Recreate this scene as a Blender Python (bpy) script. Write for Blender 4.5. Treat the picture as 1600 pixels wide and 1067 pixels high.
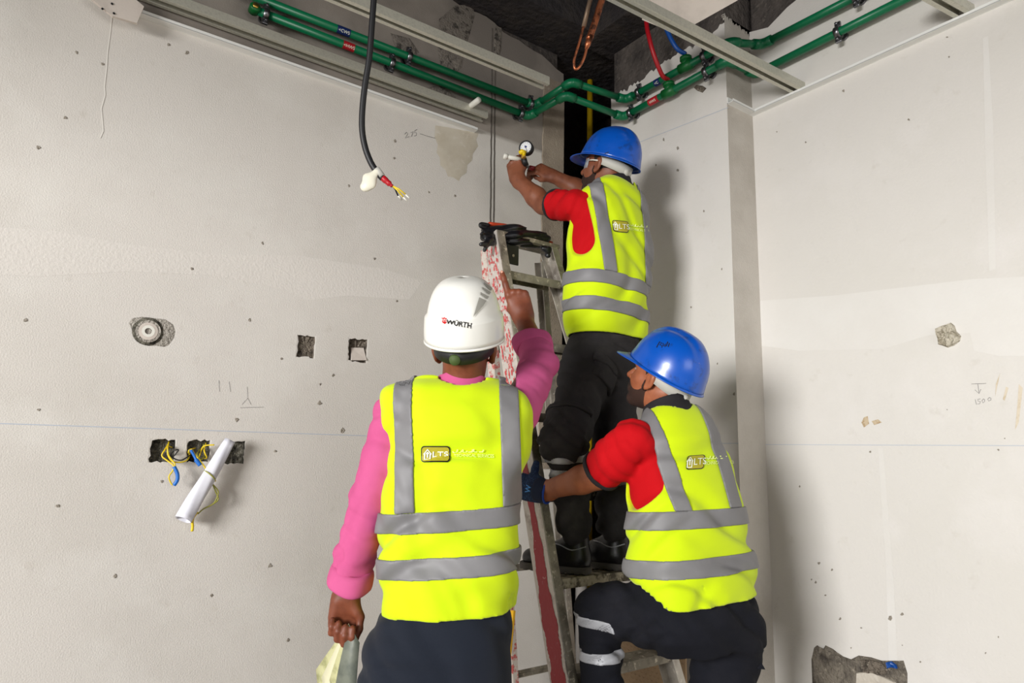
import bpy, bmesh, math, random
import numpy as np
from mathutils import Vector, Matrix
from mathutils.bvhtree import BVHTree

random.seed(4)
for o in list(bpy.data.objects):
    bpy.data.objects.remove(o)
SC = bpy.context.scene
COL = SC.collection

# ------------------------------------------------------------------ camera
# world: x runs along the left wall, y along the right wall, z up; floor z = 0
FPX = 1044.4
CAMR = np.array([[0.81210504, -0.11217792, 0.57262686],
                 [-0.5831154, -0.11987596, 0.80349622],
                 [0.02149034, 0.98643087, 0.16276454]])
CAMC = np.array([0.0, 0.0, 1.28])
cam_d = bpy.data.cameras.new('camera')
cam_d.sensor_width = 36.0
cam_d.sensor_fit = 'HORIZONTAL'
cam_d.lens = FPX / 1600 * 36.0
cam_d.clip_start = 0.05
cam = bpy.data.objects.new('camera', cam_d)
COL.objects.link(cam)
m = Matrix.Identity(4)
for i in range(3):
    m[i][0] = CAMR[i, 0]; m[i][1] = CAMR[i, 1]; m[i][2] = -CAMR[i, 2]; m[i][3] = CAMC[i]
cam.matrix_world = m
SC.camera = cam

# ------------------------------------------------------------------ world, lights, exposure
w = bpy.data.worlds.new('world'); SC.world = w; w.use_nodes = True
bg = w.node_tree.nodes['Background']
bg.inputs[0].default_value = (0.98, 0.99, 1.0, 1)
bg.inputs[1].default_value = 0.30

def area(name, loc, target, sx, sy, power, col=(1, 1, 1)):
    l = bpy.data.lights.new(name, 'AREA')
    l.shape = 'RECTANGLE'; l.size = sx; l.size_y = sy; l.energy = power; l.color = col
    o = bpy.data.objects.new(name, l); COL.objects.link(o)
    o.location = loc
    o.rotation_euler = (Vector(target) - Vector(loc)).to_track_quat('-Z', 'Y').to_euler()
    return o
area('window_or_fill_light', (-6.0, -1.1, 2.1), (2.2, 1.6, 1.5), 2.2, 2.0, 765, (1.0, 0.99, 0.98))
area('window_or_fill_light', (0.5, -3.6, 1.9), (1.6, 2.0, 1.4), 2.2, 1.6, 45, (1.0, 0.985, 0.96))  # weak fill lamp added behind the viewer, no window known there
SC.view_settings.view_transform = 'Standard'
SC.view_settings.look = 'None'
SC.view_settings.gamma = 1.0
SC.view_settings.use_curve_mapping = False
SC.view_settings.exposure = 0.0

# ------------------------------------------------------------------ helpers: points
def ray(px, py):
    return CAMR @ np.array([(px - 800) / FPX, -(py - 533.5) / FPX, 1.0])
def at(px, py, depth):            # a point at a given distance from the viewer
    return CAMC + ray(px, py) * depth
def on(px, py, ax, val):          # a point on the plane coordinate[ax] = val
    d = ray(px, py)
    return CAMC + d * ((val - CAMC[ax]) / d[ax])
FWD = np.array([0.5804, 0.8144, 0.0]); FWD /= np.linalg.norm(FWD)
RGT = np.array([FWD[1], -FWD[0], 0.0])
UP = np.array([0, 0, 1.0])
def nrm(v):
    v = np.asarray(v, float); return v / np.linalg.norm(v)
def facing(deg):                  # horizontal direction, turned to the left of straight away
    a = math.radians(deg)
    return FWD * math.cos(a) - RGT * math.sin(a)
YL, XR, XC, YC, ZT = 2.65, 2.566, 2.377, 1.716, 2.839

# ------------------------------------------------------------------ helpers: objects
def tag(o, label=None, cat=None, group=None, kind=None):
    if label: o['label'] = label
    if cat: o['category'] = cat
    if group: o['group'] = group
    if kind: o['kind'] = kind
    return o
def empty(name, loc, label, cat, group=None):
    o = bpy.data.objects.new(name, None); COL.objects.link(o)
    o.location = loc; o.empty_display_size = .1
    return tag(o, label, cat, group)
def link(name, me, mat, parent=None, smooth=False):
    o = bpy.data.objects.new(name, me); COL.objects.link(o)
    if mat is not None and not me.materials:
        for mm in (mat if isinstance(mat, (list, tuple)) else [mat]): me.materials.append(mm)
    if smooth:
        me.polygons.foreach_set('use_smooth', [True] * len(me.polygons))
    if parent is not None:
        o.parent = parent
        p = Vector(parent.location) if parent.parent is None else Vector((0, 0, 0))   # meshes are built in world coordinates
        o.matrix_parent_inverse = Matrix.Translation(-p)
    return o
def pyd(name, verts, faces, mat, parent=None, smooth=False):
    me = bpy.data.meshes.new(name)
    me.from_pydata([tuple(float(c) for c in v) for v in verts], [], [tuple(int(i) for i in f) for f in faces])
    me.update()
    return link(name, me, mat, parent, smooth)
def fix(me):
    bm = bmesh.new(); bm.from_mesh(me)
    bmesh.ops.recalc_face_normals(bm, faces=bm.faces)
    bm.to_mesh(me); bm.free()
class MB:
    def __init__(s): s.v = []; s.f = []
    def add(s, vs, fs):
        n = len(s.v); s.v += [tuple(map(float, v)) for v in vs]; s.f += [tuple(i + n for i in f) for f in fs]
    def box(s, c, r, f, u, hx, hy, hz):
        c = np.asarray(c, float)
        vs = [c + r * hx * a + f * hy * b + u * hz * d for a in (-1, 1) for b in (-1, 1) for d in (-1, 1)]
        s.add(vs, [(0, 1, 3, 2), (4, 6, 7, 5), (0, 4, 5, 1), (2, 3, 7, 6), (0, 2, 6, 4), (1, 5, 7, 3)])
    def abox(s, lo, hi):
        lo = np.array(lo, float); hi = np.array(hi, float); h = (hi - lo) / 2
        s.box((lo + hi) / 2, np.array([1, 0, 0]), np.array([0, 1, 0]), np.array([0, 0, 1]), *h)
    def tube(s, pts, rad, n=10, cap=True):
        pts = [np.asarray(p, float) for p in pts]
        if not hasattr(rad, '__len__'): rad = [rad] * len(pts)
        t0 = nrm(pts[1] - pts[0]); a = np.cross(t0, UP)
        if np.linalg.norm(a) < 1e-3: a = np.cross(t0, [1, 0, 0])
        a = nrm(a); vs = []; fs = []
        for i, p in enumerate(pts):
            t = nrm(pts[min(i + 1, len(pts) - 1)] - pts[max(i - 1, 0)])
            a = nrm(a - t * (a @ t)); b = np.cross(t, a)
            for k in range(n):
                th = 2 * math.pi * k / n
                vs.append(p + (a * math.cos(th) + b * math.sin(th)) * rad[i])
        for i in range(len(pts) - 1):
            for k in range(n):
                k2 = (k + 1) % n
                fs.append((i * n + k, i * n + k2, (i + 1) * n + k2, (i + 1) * n + k))
        if cap:
            fs.append(tuple(range(n - 1, -1, -1))); fs.append(tuple(range((len(pts) - 1) * n, len(pts) * n)))
        s.add(vs, fs)
    def ribbon(s, pts, wid, nrml, off=0.0):
        pts = [np.asarray(p, float) for p in pts]; nrml = nrm(nrml); vs = []; fs = []
        for i, p in enumerate(pts):
            t = nrm(pts[min(i + 1, len(pts) - 1)] - pts[max(i - 1, 0)])
            sd = nrm(np.cross(t, nrml)) * wid / 2
            vs += [p + sd + nrml * off, p - sd + nrml * off]
        for i in range(len(pts) - 1): fs.append((2 * i, 2 * i + 1, 2 * i + 3, 2 * i + 2))
        s.add(vs, fs)
    def build(s, name, mat, parent=None, smooth=False, bevel=0):
        o = pyd(name, s.v, s.f, mat, parent, smooth)
        fix(o.data)
        if bevel:
            md = o.modifiers.new('bevel', 'BEVEL'); md.width = bevel; md.segments = 2; md.limit_method = 'ANGLE'
        return o
def spline(pts, n=8):
    P = [np.asarray(p, float) for p in pts]; P = [2 * P[0] - P[1]] + P + [2 * P[-1] - P[-2]]; out = []
    for i in range(1, len(P) - 2):
        for k in range(n):
            t = k / n
            out.append(.5 * ((2 * P[i]) + (P[i + 1] - P[i - 1]) * t + (2 * P[i - 1] - 5 * P[i] + 4 * P[i + 1] - P[i + 2]) * t * t
                             + (3 * P[i] - P[i - 1] - 3 * P[i + 1] + P[i + 2]) * t ** 3))
    out.append(P[-2]); return out

# ------------------------------------------------------------------ materials
def srgb(r, g, b):
    f = lambda c: (c / 255 / 12.92) if c / 255 <= .04045 else ((c / 255 + .055) / 1.055) ** 2.4
    return (f(r), f(g), f(b), 1)
MATS = {}
def mat(name, col, rough=.6, metal=0, noise=None, bump=None, spec=None, coat=0, sheen=0, alpha=1, trans=0):
    """noise = (scale, colour2, lo, hi); bump = (scale, strength, distance)"""
    if name in MATS: return MATS[name]
    mt = bpy.data.materials.new(name); mt.use_nodes = True
    nt = mt.node_tree; b = nt.nodes['Principled BSDF']
    b.inputs['Base Color'].default_value = col
    b.inputs['Roughness'].default_value = rough; b.inputs['Metallic'].default_value = metal
    if spec is not None: b.inputs['Specular IOR Level'].default_value = spec
    if coat: b.inputs['Coat Weight'].default_value = coat; b.inputs['Coat Roughness'].default_value = .15
    if sheen: b.inputs['Sheen Weight'].default_value = sheen
    if trans: b.inputs['Transmission Weight'].default_value = trans
    b.inputs['Alpha'].default_value = alpha
    tc = nt.nodes.new('ShaderNodeNewGeometry')
    if noise:
        if not isinstance(noise, list): noise = [noise]
        prev = None
        for sc, c2, lo, hi in noise:
            n = nt.nodes.new('ShaderNodeTexNoise'); n.inputs['Scale'].default_value = sc; n.inputs['Detail'].default_value = 6
            n.inputs['Roughness'].default_value = .62
            nt.links.new(tc.outputs['Position'], n.inputs['Vector'])
            r = nt.nodes.new('ShaderNodeMapRange'); r.inputs[1].default_value = lo; r.inputs[2].default_value = hi
            nt.links.new(n.outputs[0], r.inputs[0])
            mx = nt.nodes.new('ShaderNodeMix'); mx.data_type = 'RGBA'
            nt.links.new(r.outputs[0], mx.inputs[0])
            if prev is None: mx.inputs[6].default_value = col
            else: nt.links.new(prev, mx.inputs[6])
            mx.inputs[7].default_value = c2
            prev = mx.outputs[2]
        nt.links.new(prev, b.inputs['Base Color'])
    if bump:
        n = nt.nodes.new('ShaderNodeTexNoise'); n.inputs['Scale'].default_value = bump[0]; n.inputs['Detail'].default_value = 5
        nt.links.new(tc.outputs['Position'], n.inputs['Vector'])
        bp = nt.nodes.new('ShaderNodeBump'); bp.inputs['Strength'].default_value = bump[1]; bp.inputs['Distance'].default_value = bump[2]
        nt.links.new(n.outputs[0], bp.inputs['Height']); nt.links.new(bp.outputs[0], b.inputs['Normal'])
    MATS[name] = mt
    return mt
PL = srgb(216, 212, 206)
M_plaster = mat('plaster_primed', PL, .92, noise=[(1.1, srgb(212, 208, 201), .42, .68), (3.2, srgb(220, 216, 211), .5, .72), (14, srgb(206, 201, 193), .62, .8), (70, srgb(170, 162, 150), .75, .8)],
                bump=(110, .25, .004), spec=.15)
M_plaster_l = mat('plaster_left', srgb(210, 205, 198), .92, noise=[(1.1, srgb(202, 197, 189), .42, .68), (3.2, srgb(214, 210, 203), .5, .72), (14, srgb(198, 192, 183), .62, .8), (70, srgb(150, 142, 130), .74, .79)],
                  bump=(200, .34, .004), spec=.15)
# above the ceiling line the left wall is bare grey render, not primed
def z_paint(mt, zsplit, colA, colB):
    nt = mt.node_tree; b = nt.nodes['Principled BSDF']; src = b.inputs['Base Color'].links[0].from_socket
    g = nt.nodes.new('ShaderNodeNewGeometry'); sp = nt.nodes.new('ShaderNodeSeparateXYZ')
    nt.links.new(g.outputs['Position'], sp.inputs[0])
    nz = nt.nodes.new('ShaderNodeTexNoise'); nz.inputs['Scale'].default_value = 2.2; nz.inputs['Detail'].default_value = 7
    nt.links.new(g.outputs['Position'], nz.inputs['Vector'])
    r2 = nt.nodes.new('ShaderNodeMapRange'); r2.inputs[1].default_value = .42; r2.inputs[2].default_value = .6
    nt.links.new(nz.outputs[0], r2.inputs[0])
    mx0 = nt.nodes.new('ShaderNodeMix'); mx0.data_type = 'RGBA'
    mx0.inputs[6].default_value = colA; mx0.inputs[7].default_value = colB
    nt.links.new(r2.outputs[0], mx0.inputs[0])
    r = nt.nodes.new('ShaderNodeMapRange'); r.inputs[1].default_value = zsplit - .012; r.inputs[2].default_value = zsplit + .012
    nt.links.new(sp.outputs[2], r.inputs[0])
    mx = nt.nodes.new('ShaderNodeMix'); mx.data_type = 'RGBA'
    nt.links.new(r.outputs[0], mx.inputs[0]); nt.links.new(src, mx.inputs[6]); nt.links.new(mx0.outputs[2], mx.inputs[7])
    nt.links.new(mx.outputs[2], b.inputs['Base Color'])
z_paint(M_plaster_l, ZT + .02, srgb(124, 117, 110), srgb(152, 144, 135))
M_concrete = mat('bare_concrete', srgb(100, 93, 88), .95, noise=[(5, srgb(66, 62, 60), .4, .65), (25, srgb(128, 120, 112), .6, .75)], bump=(40, .8, .02), spec=.1)
M_darkconc = mat('dark_concrete', srgb(60, 57, 58), .95, noise=(6, srgb(78, 72, 68), .45, .7), bump=(30, .8, .02), spec=.1)
M_shaft = mat('shaft_block', srgb(64, 60, 60), .95, noise=(5, srgb(108, 88, 66), .5, .75), bump=(30, .8, .02), spec=.1)  # dark grey block with brown blotches, inside the shaft
M_mortar = mat('rough_mortar', srgb(128, 118, 106), .95, noise=[(30, srgb(70, 64, 58), .45, .65), (90, srgb(176, 166, 150), .58, .72)], bump=(110, 1, .02), spec=.1)
M_boxdark = mat('recess_mortar', srgb(122, 118, 106), .95, noise=[(40, srgb(40, 38, 34), .42, .62), (80, srgb(140, 134, 120), .6, .75)], bump=(90, 1, .02), spec=.1)
M_floor = mat('screed_floor', srgb(150, 143, 134), .9, noise=(4, srgb(120, 113, 105), .4, .7), bump=(60, .4, .01))
M_galv = mat('galvanised_steel', srgb(204, 202, 188), .42, .45, noise=(120, srgb(188, 186, 173), .45, .7))
M_whitetrim = mat('white_steel_trim', srgb(232, 232, 228), .45, 0)
M_green = mat('green_pipe', srgb(2, 108, 68), .38, bump=(9, .05, .01))
M_green2 = mat('green_fitting', srgb(8, 100, 44), .42)
M_chrome = mat('zinc_clamp', srgb(130, 130, 134), .28, .95)
M_black = mat('black_rubber', srgb(22, 22, 25), .5)
M_red = mat('red_hose', srgb(176, 20, 32), .4)
M_blue = mat('blue_hose', srgb(10, 72, 150), .4)
M_brass = mat('brass', srgb(200, 160, 80), .3, .9)
M_copper = mat('copper', srgb(176, 104, 70), .35, .85, noise=(30, srgb(84, 56, 44), .5, .62))
M_yellow = mat('yellow_pipe', srgb(214, 176, 20), .45, noise=(12, srgb(140, 112, 20), .55, .75))
M_wirey = mat('yellow_wire', srgb(226, 196, 30), .4)
M_wireb = mat('blue_tape', srgb(24, 104, 190), .4)
M_wiregy = mat('green_yellow_wire', srgb(150, 148, 60), .4)
M_paper = mat('white_paper', srgb(226, 226, 234), .7, noise=(5, srgb(206, 206, 218), .45, .7))
M_plastic = mat('white_plastic', srgb(222, 220, 210), .4)
M_gyps = mat('gypsum_board', srgb(208, 198, 188), .9, noise=(7, srgb(186, 176, 166), .45, .7), bump=(60, .2, .004))
M_gyps_edge = mat('gypsum_core', srgb(188, 150, 132), .95, noise=(50, srgb(120, 60, 52), .5, .7), bump=(60, .8, .01))
M_pencil = mat('pencil_line', srgb(84, 82, 84), .9)
M_chalk = mat('blue_chalk_line', srgb(180, 188, 200), .95)
M_groove = mat('groove_shadow', srgb(92, 86, 80), .95, noise=(40, srgb(110, 102, 94), .5, .7))
M_alu = mat('ladder_aluminium', srgb(178, 172, 162), .45, .55, noise=[(9, srgb(120, 112, 104), .45, .7), (40, srgb(216, 210, 200), .58, .7)], bump=(50, .2, .004))
M_alud = mat('ladder_dirty_alloy', srgb(142, 135, 120), .6, .2, noise=[(14, srgb(100, 94, 82), .42, .62), (45, srgb(200, 190, 170), .58, .68)], bump=(50, .3, .006))
M_stile = mat('ladder_red_paint', srgb(150, 30, 34), .5, 0, noise=[(16, srgb(205, 198, 190), .47, .56), (70, srgb(120, 110, 104), .66, .74)], bump=(60, .3, .004))
M_stile2 = mat('ladder_red_paint_low', srgb(140, 26, 34), .5, 0, noise=[(13, srgb(214, 200, 194), .62, .7)], bump=(60, .3, .004))
M_plasticbag = mat('black_plastic_sheet', srgb(18, 18, 22), .42, 0, noise=(38, srgb(150, 146, 142), .66, .72), bump=(40, .5, .01))
M_orange = mat('orange_handle', srgb(196, 66, 32), .4)
M_card = mat('brown_cardboard', srgb(168, 142, 112), .85, noise=(4, srgb(146, 122, 94), .4, .7))
# people
M_neon = mat('neon_vest_fabric', (0.56, 0.73, 0.002, 1), .75, noise=(3, (0.60, 0.77, 0.002, 1), .4, .65), bump=(900, .1, .002), sheen=.15, spec=.2)
M_refl = mat('reflective_tape', srgb(126, 125, 126), .6, .1, noise=(5, srgb(116, 115, 117), .4, .7))
M_pink = mat('pink_shirt_cotton', srgb(196, 88, 136), .85, noise=(5, srgb(186, 78, 126), .4, .7), bump=(700, .15, .002), spec=.2)
M_redshirt = mat('red_polo_cotton', srgb(184, 4, 16), .85, bump=(500, .15, .002), spec=.2)
M_trim = mat('black_polo_trim', srgb(24, 20, 24), .85)
M_navy = mat('navy_trousers', srgb(20, 26, 38), .85, bump=(400, .2, .002), spec=.25, sheen=.1)
M_work = mat('black_work_trousers', srgb(46, 44, 45), .9, noise=(6, srgb(62, 59, 58), .5, .75), bump=(300, .3, .003), spec=.2)
M_work3 = mat('black_work_trousers_clean', srgb(20, 21, 28), .9, noise=(6, srgb(28, 28, 34), .5, .75), bump=(300, .3, .003), spec=.2)
M_tapew = mat('pale_reflective_tape', srgb(164, 165, 170), .5, .15)
M_skin1 = mat('skin_deep_brown', srgb(122, 66, 44), .5, noise=(16, srgb(98, 50, 34), .45, .7), spec=.4)
M_skin2 = mat('skin_brown', srgb(132, 78, 54), .5, noise=(16, srgb(108, 60, 40), .45, .7), spec=.4)
M_skin3 = mat('skin_warm_brown', srgb(160, 94, 62), .48, noise=(16, srgb(136, 76, 50), .45, .7), spec=.4)
M_hair = mat('black_hair', srgb(24, 19, 18), .75, bump=(300, .8, .004))
M_beard = mat('black_beard', srgb(30, 20, 17), .8, noise=(420, srgb(70, 44, 32), .42, .66), bump=(400, .8, .004), alpha=.8)
M_helw = mat('white_helmet_shell', srgb(232, 231, 224), .3, coat=.3)
M_helb = mat('blue_helmet_shell', srgb(2, 78, 176), .30, coat=.25, noise=[(22, srgb(14, 66, 146), .58, .64), (45, srgb(60, 96, 160), .66, .72), (110, srgb(150, 120, 160), .70, .74)])
M_logo_r = mat('red_print', srgb(206, 30, 36), .5)
M_logo_k = mat('black_print', srgb(18, 18, 20), .5)
M_logo_o = mat('olive_badge_print', srgb(170, 160, 30), .6)
M_logo_w = mat('white_print', srgb(240, 244, 226), .6)
M_logo_p = mat('pale_yellow_print', srgb(236, 250, 150), .6)
M_shoe = mat('black_shoe_leather', srgb(24, 23, 24), .38, bump=(80, .2, .003))
M_sole = mat('grey_shoe_sole', srgb(84, 80, 76), .8)
M_glove = mat('navy_knit_glove', srgb(22, 40, 74), .9, noise=(260, srgb(52, 84, 130), .55, .62), bump=(260, .7, .004))
M_gloveb = mat('bright_blue_cuff', srgb(20, 60, 150), .8)
M_lens = mat('clear_lens', srgb(210, 220, 226), .08, 0, alpha=.35, coat=.5)
M_eye = mat('eye_white', srgb(150, 138, 128), .3)
M_nail = mat('fingernail', srgb(206, 150, 128), .4)
M_strapg = mat('grey_helmet_strap', srgb(186, 184, 176), .6)
M_strapgr = mat('green_helmet_pad', srgb(66, 84, 40), .7)
M_gauge = mat('gauge_dial', srgb(226, 228, 230), .4)

# ------------------------------------------------------------------ signed distance modelling
f32 = np.float32
def smin(a, b, k):
    h = np.clip(.5 + .5 * (b - a) / k, 0, 1)
    return b + (a - b) * h - k * h * (1 - h)
def rc(a, b, ra, rb, flat=None):
    a = np.asarray(a, f32); b = np.asarray(b, f32); ab = b - a; L2 = f32(max(float(ab @ ab), 1e-9))
    if flat is not None: fn = np.asarray(flat[0], f32); fs = f32(flat[1] - 1)
    def fn_(P):
        p = P - a
        if flat is not None:
            p = p + (p @ fn)[:, None] * (fn * fs)
        pa = p @ ab
        t = np.clip(pa / L2, 0, 1)
        q = np.einsum('ij,ij->i', p, p) - t * (2 * pa - t * L2)
        return np.sqrt(np.maximum(q, 0)) - (ra + (rb - ra) * t)
    fn_.bound = ((a + b) / 2, float(np.sqrt(L2)) / 2 + max(ra, rb))
    return fn_
def el(c, rad, fr=None):
    c = np.asarray(c, f32); r = np.asarray(rad, f32)
    B = np.eye(3, dtype=f32) if fr is None else np.array(fr, f32).T
    def fn(P):
        q = (P - c) @ B
        q /= r; k0 = np.sqrt(np.einsum('ij,ij->i', q, q)) + f32(1e-9); q /= r; k1 = np.sqrt(np.einsum('ij,ij->i', q, q)) + f32(1e-9)
        return k0 * (k0 - 1) / k1
    fn.bound = (c, float(r.max()))
    return fn
def bx(c, h, fr, rnd=.004):
    c = np.asarray(c, f32); h = np.asarray(h, f32) - f32(rnd); B = np.array(fr, f32).T
    def fn(P):
        q = np.abs((P - c) @ B) - h
        return np.sqrt((np.maximum(q, 0) ** 2).sum(1)) + np.minimum(q.max(1), 0) - rnd
    return fn
def half(o, n):                   # keeps the side the normal points away from
    o = np.asarray(o, f32); n = np.asarray(nrm(n), f32)
    return lambda P: (P - o) @ n
class Loft:
    """stack of superellipses along u; rows = (z, cx, cy, a, b)"""
    def __init__(s, o, r, f, u, rows, n=2.5):
        s.o = np.asarray(o, f32); s.B = np.array([r, f, u], f32).T; s.n = n
        rows = sorted(rows); z = np.array([q[0] for q in rows])
        zz = np.linspace(z[0], z[-1], 160)
        T = np.stack([np.interp(zz, z, [q[i] for q in rows]) for i in range(1, 5)], 1)
        ker = np.exp(-np.linspace(-2, 2, 13) ** 2); ker /= ker.sum()
        Tp = np.pad(T, ((6, 6), (0, 0)), mode='edge')
        T = np.stack([np.convolve(Tp[:, i], ker, 'valid') for i in range(4)], 1)
        s.zz, s.T, s.z0, s.z1 = zz, T, z[0], z[-1]
    def local(s, P): return (P - s.o) @ s.B
    def __call__(s, P, grow=0.0):
        q = s.local(P); z = q[:, 2]
        cx, cy, a, b = [np.interp(z, s.zz, s.T[:, i]).astype(f32) for i in range(4)]
        a = a + f32(grow); b = b + f32(grow)
        x = np.abs(q[:, 0] - cx) / a; y = np.abs(q[:, 1] - cy) / b
        k = (x ** s.n + y ** s.n + 1e-9) ** (1 / s.n)
        # scale by the local radius in this direction
        rad = np.sqrt((q[:, 0] - cx) ** 2 + (q[:, 1] - cy) ** 2)
        d = np.where(k > .25, rad * (1 - 1 / np.maximum(k, .05)), -np.minimum(a, b) * .75)
        d = np.clip(d, -np.minimum(a, b), 1e3) * .85
        return np.maximum(d, np.maximum(z - (s.z1 + grow), (s.z0 - grow) - z)).astype(f32)
    def grown(s, g): return lambda P: s(P, g)
    def world(s, x, y, z): return s.o + s.B @ np.array([x, y, z], f32)
def union(*items):
    """items: fn or (fn,k); blended together one after another; far pieces are skipped for compact point sets"""
    def fn(P):
        d = None
        lo = P.min(0); hi = P.max(0); c = (lo + hi) / 2; R_ = float(np.linalg.norm(hi - lo)) / 2
        for it in items:
            g, k = it if isinstance(it, tuple) else (it, .012)
            bd = getattr(g, 'bound', None)
            if bd is not None and R_ < .3 and float(np.linalg.norm(bd[0] - c)) - R_ - bd[1] > .06: continue
            v = g(P)
            d = v if d is None else smin(d, v, f32(k))
        return np.full(len(P), .06, f32) if d is None else d
    bs = [getattr(it[0] if isinstance(it, tuple) else it, 'bound', None) for it in items]
    if all(b is not None for b in bs):
        C_ = np.mean([b[0] for b in bs], 0); fn.bound = (C_, max(float(np.linalg.norm(b[0] - C_)) + b[1] for b in bs) + .02)
    return fn
def cut(f, *subs, k=.006):
    def fn(P):
        d = f(P)
        for g in subs: d = -smin(-d, g(P), f32(k))
        return d
    if hasattr(f, 'bound'): fn.bound = f.bound
    return fn
def keep(f, *subs):
    def fn(P):
        d = f(P)
        for g in subs: d = np.maximum(d, g(P))
        return d
    return fn
def grow(f, g): return lambda P: f(P) - f32(g)
def shell(f, out, inn): 
    def fn(P):
        d = f(P); return np.maximum(d - f32(out), -(d + f32(inn)))
    return fn
def wav(P, k, amp, warp=1.0, seed=0.0):
    """soft cloth folds running across direction k (vector, radians per metre)"""
    k = np.asarray(k, f32)
    s = P @ k + warp * np.sin(P @ np.array([11., 7., 9.], f32) + seed) + .7 * warp * np.sin(P @ np.array([-5., 13., 17.], f32) + 2.1 * seed)
    m = .5 + .5 * np.sin(P @ np.array([7., -9., 6.], f32) + 3.3 * seed)
    return 1.35 * amp * m * ((.5 + .5 * np.sin(s)) ** 2.6 - .3)
def folded(f, *ws):
    def fn(P):
        d = f(P)
        near = np.abs(d) < .06
        if near.any():
            Q = P[near]; e = np.zeros(len(Q), f32)
            for (k, amp, warp, seed) in ws: e += wav(Q, k, amp, warp, seed).astype(f32)
            d = d.copy(); d[near] += e
        return d
    return fn
def nets(f, lo, hi, h):
    """surface nets on the blocks the surface runs through"""
    B = 8
    lo = np.asarray(lo, float); hi = np.asarray(hi, float)
    nb = np.maximum(np.ceil((hi - lo) / (h * B)).astype(int) + 1, 1)
    gi = np.stack(np.meshgrid(*[np.arange(n) for n in nb], indexing='ij'), -1).reshape(-1, 3)
    cen = (lo + (gi + .5) * B * h).astype(f32)
    dc = f(cen)
    act = np.abs(dc) < B * h * 1.25
    D = np.repeat(np.repeat(np.repeat(dc.reshape(nb), B, 0), B, 1), B, 2).astype(f32)
    ga = gi[act]
    cell = ga // 4; ga = ga[np.lexsort((cell[:, 2], cell[:, 1], cell[:, 0]))]
    loc = np.stack(np.meshgrid(*[np.arange(B)] * 3, indexing='ij'), -1).reshape(-1, 3)
    key = ga // 4; cutp = np.flatnonzero(np.any(key[1:] != key[:-1], axis=1)) + 1 if len(ga) else []
    for grp in np.split(ga, cutp):
        if not len(grp): continue
        idx = (grp[:, None, :] * B + loc[None]).reshape(-1, 3)
        D[idx[:, 0], idx[:, 1], idx[:, 2]] = f((lo + idx * h).astype(f32))
    S = D < 0
    n = np.array(D.shape)
    c = np.zeros(n - 1, np.int8)
    for dx in (0, 1):
        for dy in (0, 1):
            for dz in (0, 1):
                c += S[dx:n[0] - 1 + dx, dy:n[1] - 1 + dy, dz:n[2] - 1 + dz]
    cells = np.stack(np.unravel_index(np.flatnonzero((c.view(np.uint8) - 1).ravel() < 7), c.shape), 1)
    vid = np.full(n - 1, -1, np.int32); vid[tuple(cells.T)] = np.arange(len(cells))
    acc = np.zeros((len(cells), 3)); cnt = np.zeros(len(cells))
    cor = [(0, 0, 0), (1, 0, 0), (0, 1, 0), (1, 1, 0), (0, 0, 1), (1, 0, 1), (0, 1, 1), (1, 1, 1)]
    for i in range(8):
        for ax in range(3):
            if cor[i][ax]: continue
            a = np.array(cor[i]); b = a.copy(); b[ax] = 1
            va = D[tuple((cells + a).T)]; vb = D[tuple((cells + b).T)]
            mk = (va < 0) != (vb < 0)
            t = np.where(mk, va / np.where(mk, va - vb, 1), 0)
            p = a[None] + (b - a)[None] * t[:, None]
            acc[mk] += p[mk]; cnt[mk] += 1
    V = lo + (cells + acc / np.maximum(cnt, 1)[:, None]) * h
    F = []
    for ax in range(3):
        u, v = [(1, 2), (2, 0), (0, 1)][ax]
        sl0 = [slice(None)] * 3; sl1 = [slice(None)] * 3
        sl0[ax] = slice(0, n[ax] - 1); sl1[ax] = slice(1, n[ax])
        ne = S[tuple(sl0)] != S[tuple(sl1)]; e = np.stack(np.unravel_index(np.flatnonzero(ne.ravel()), ne.shape), 1)
        e = e[(e[:, u] > 0) & (e[:, v] > 0) & (e[:, u] < n[u] - 1) & (e[:, v] < n[v] - 1)]
        if not len(e): continue
        du = np.zeros(3, int); du[u] = 1; dv = np.zeros(3, int); dv[v] = 1
        q = np.stack([vid[tuple((e - du - dv).T)], vid[tuple((e - dv).T)], vid[tuple(e.T)], vid[tuple((e - du).T)]], 1)
        flip = ~S[tuple(e.T)]
        q[flip] = q[flip][:, ::-1]
        F.append(q)
    F = np.concatenate(F) if F else np.zeros((0, 4), int)
    return V, F
def sdf(name, f, lo, hi, h, mtl, parent=None, smooth=2):
    V, F = nets(f, lo, hi, h)
    F = F[(F >= 0).all(1)]
    for _ in range(smooth):
        src = np.concatenate([F[:, i] for i in range(4)] * 2)
        dst = np.concatenate([F[:, (i + 1) % 4] for i in range(4)] + [F[:, (i + 3) % 4] for i in range(4)])
        cn = np.bincount(src, minlength=len(V)); acc = np.stack([np.bincount(src, V[dst, j], minlength=len(V)) for j in range(3)], 1)
        V = .5 * V + .5 * acc / np.maximum(cn, 1)[:, None]
    me = bpy.data.meshes.new(name)
    me.vertices.add(len(V)); me.vertices.foreach_set('co', V.astype(f32).ravel())
    me.loops.add(len(F) * 4); me.loops.foreach_set('vertex_index', F.astype(np.int32).ravel())
    me.polygons.add(len(F)); me.polygons.foreach_set('loop_start', np.arange(0, len(F) * 4, 4, dtype=np.int32))
    me.update(calc_edges=True); me.validate()
    return link(name, me, mtl, parent, True)
def bounds(pts, pad):
    P = np.array(pts, float); return P.min(0) - pad, P.max(0) + pad

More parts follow.
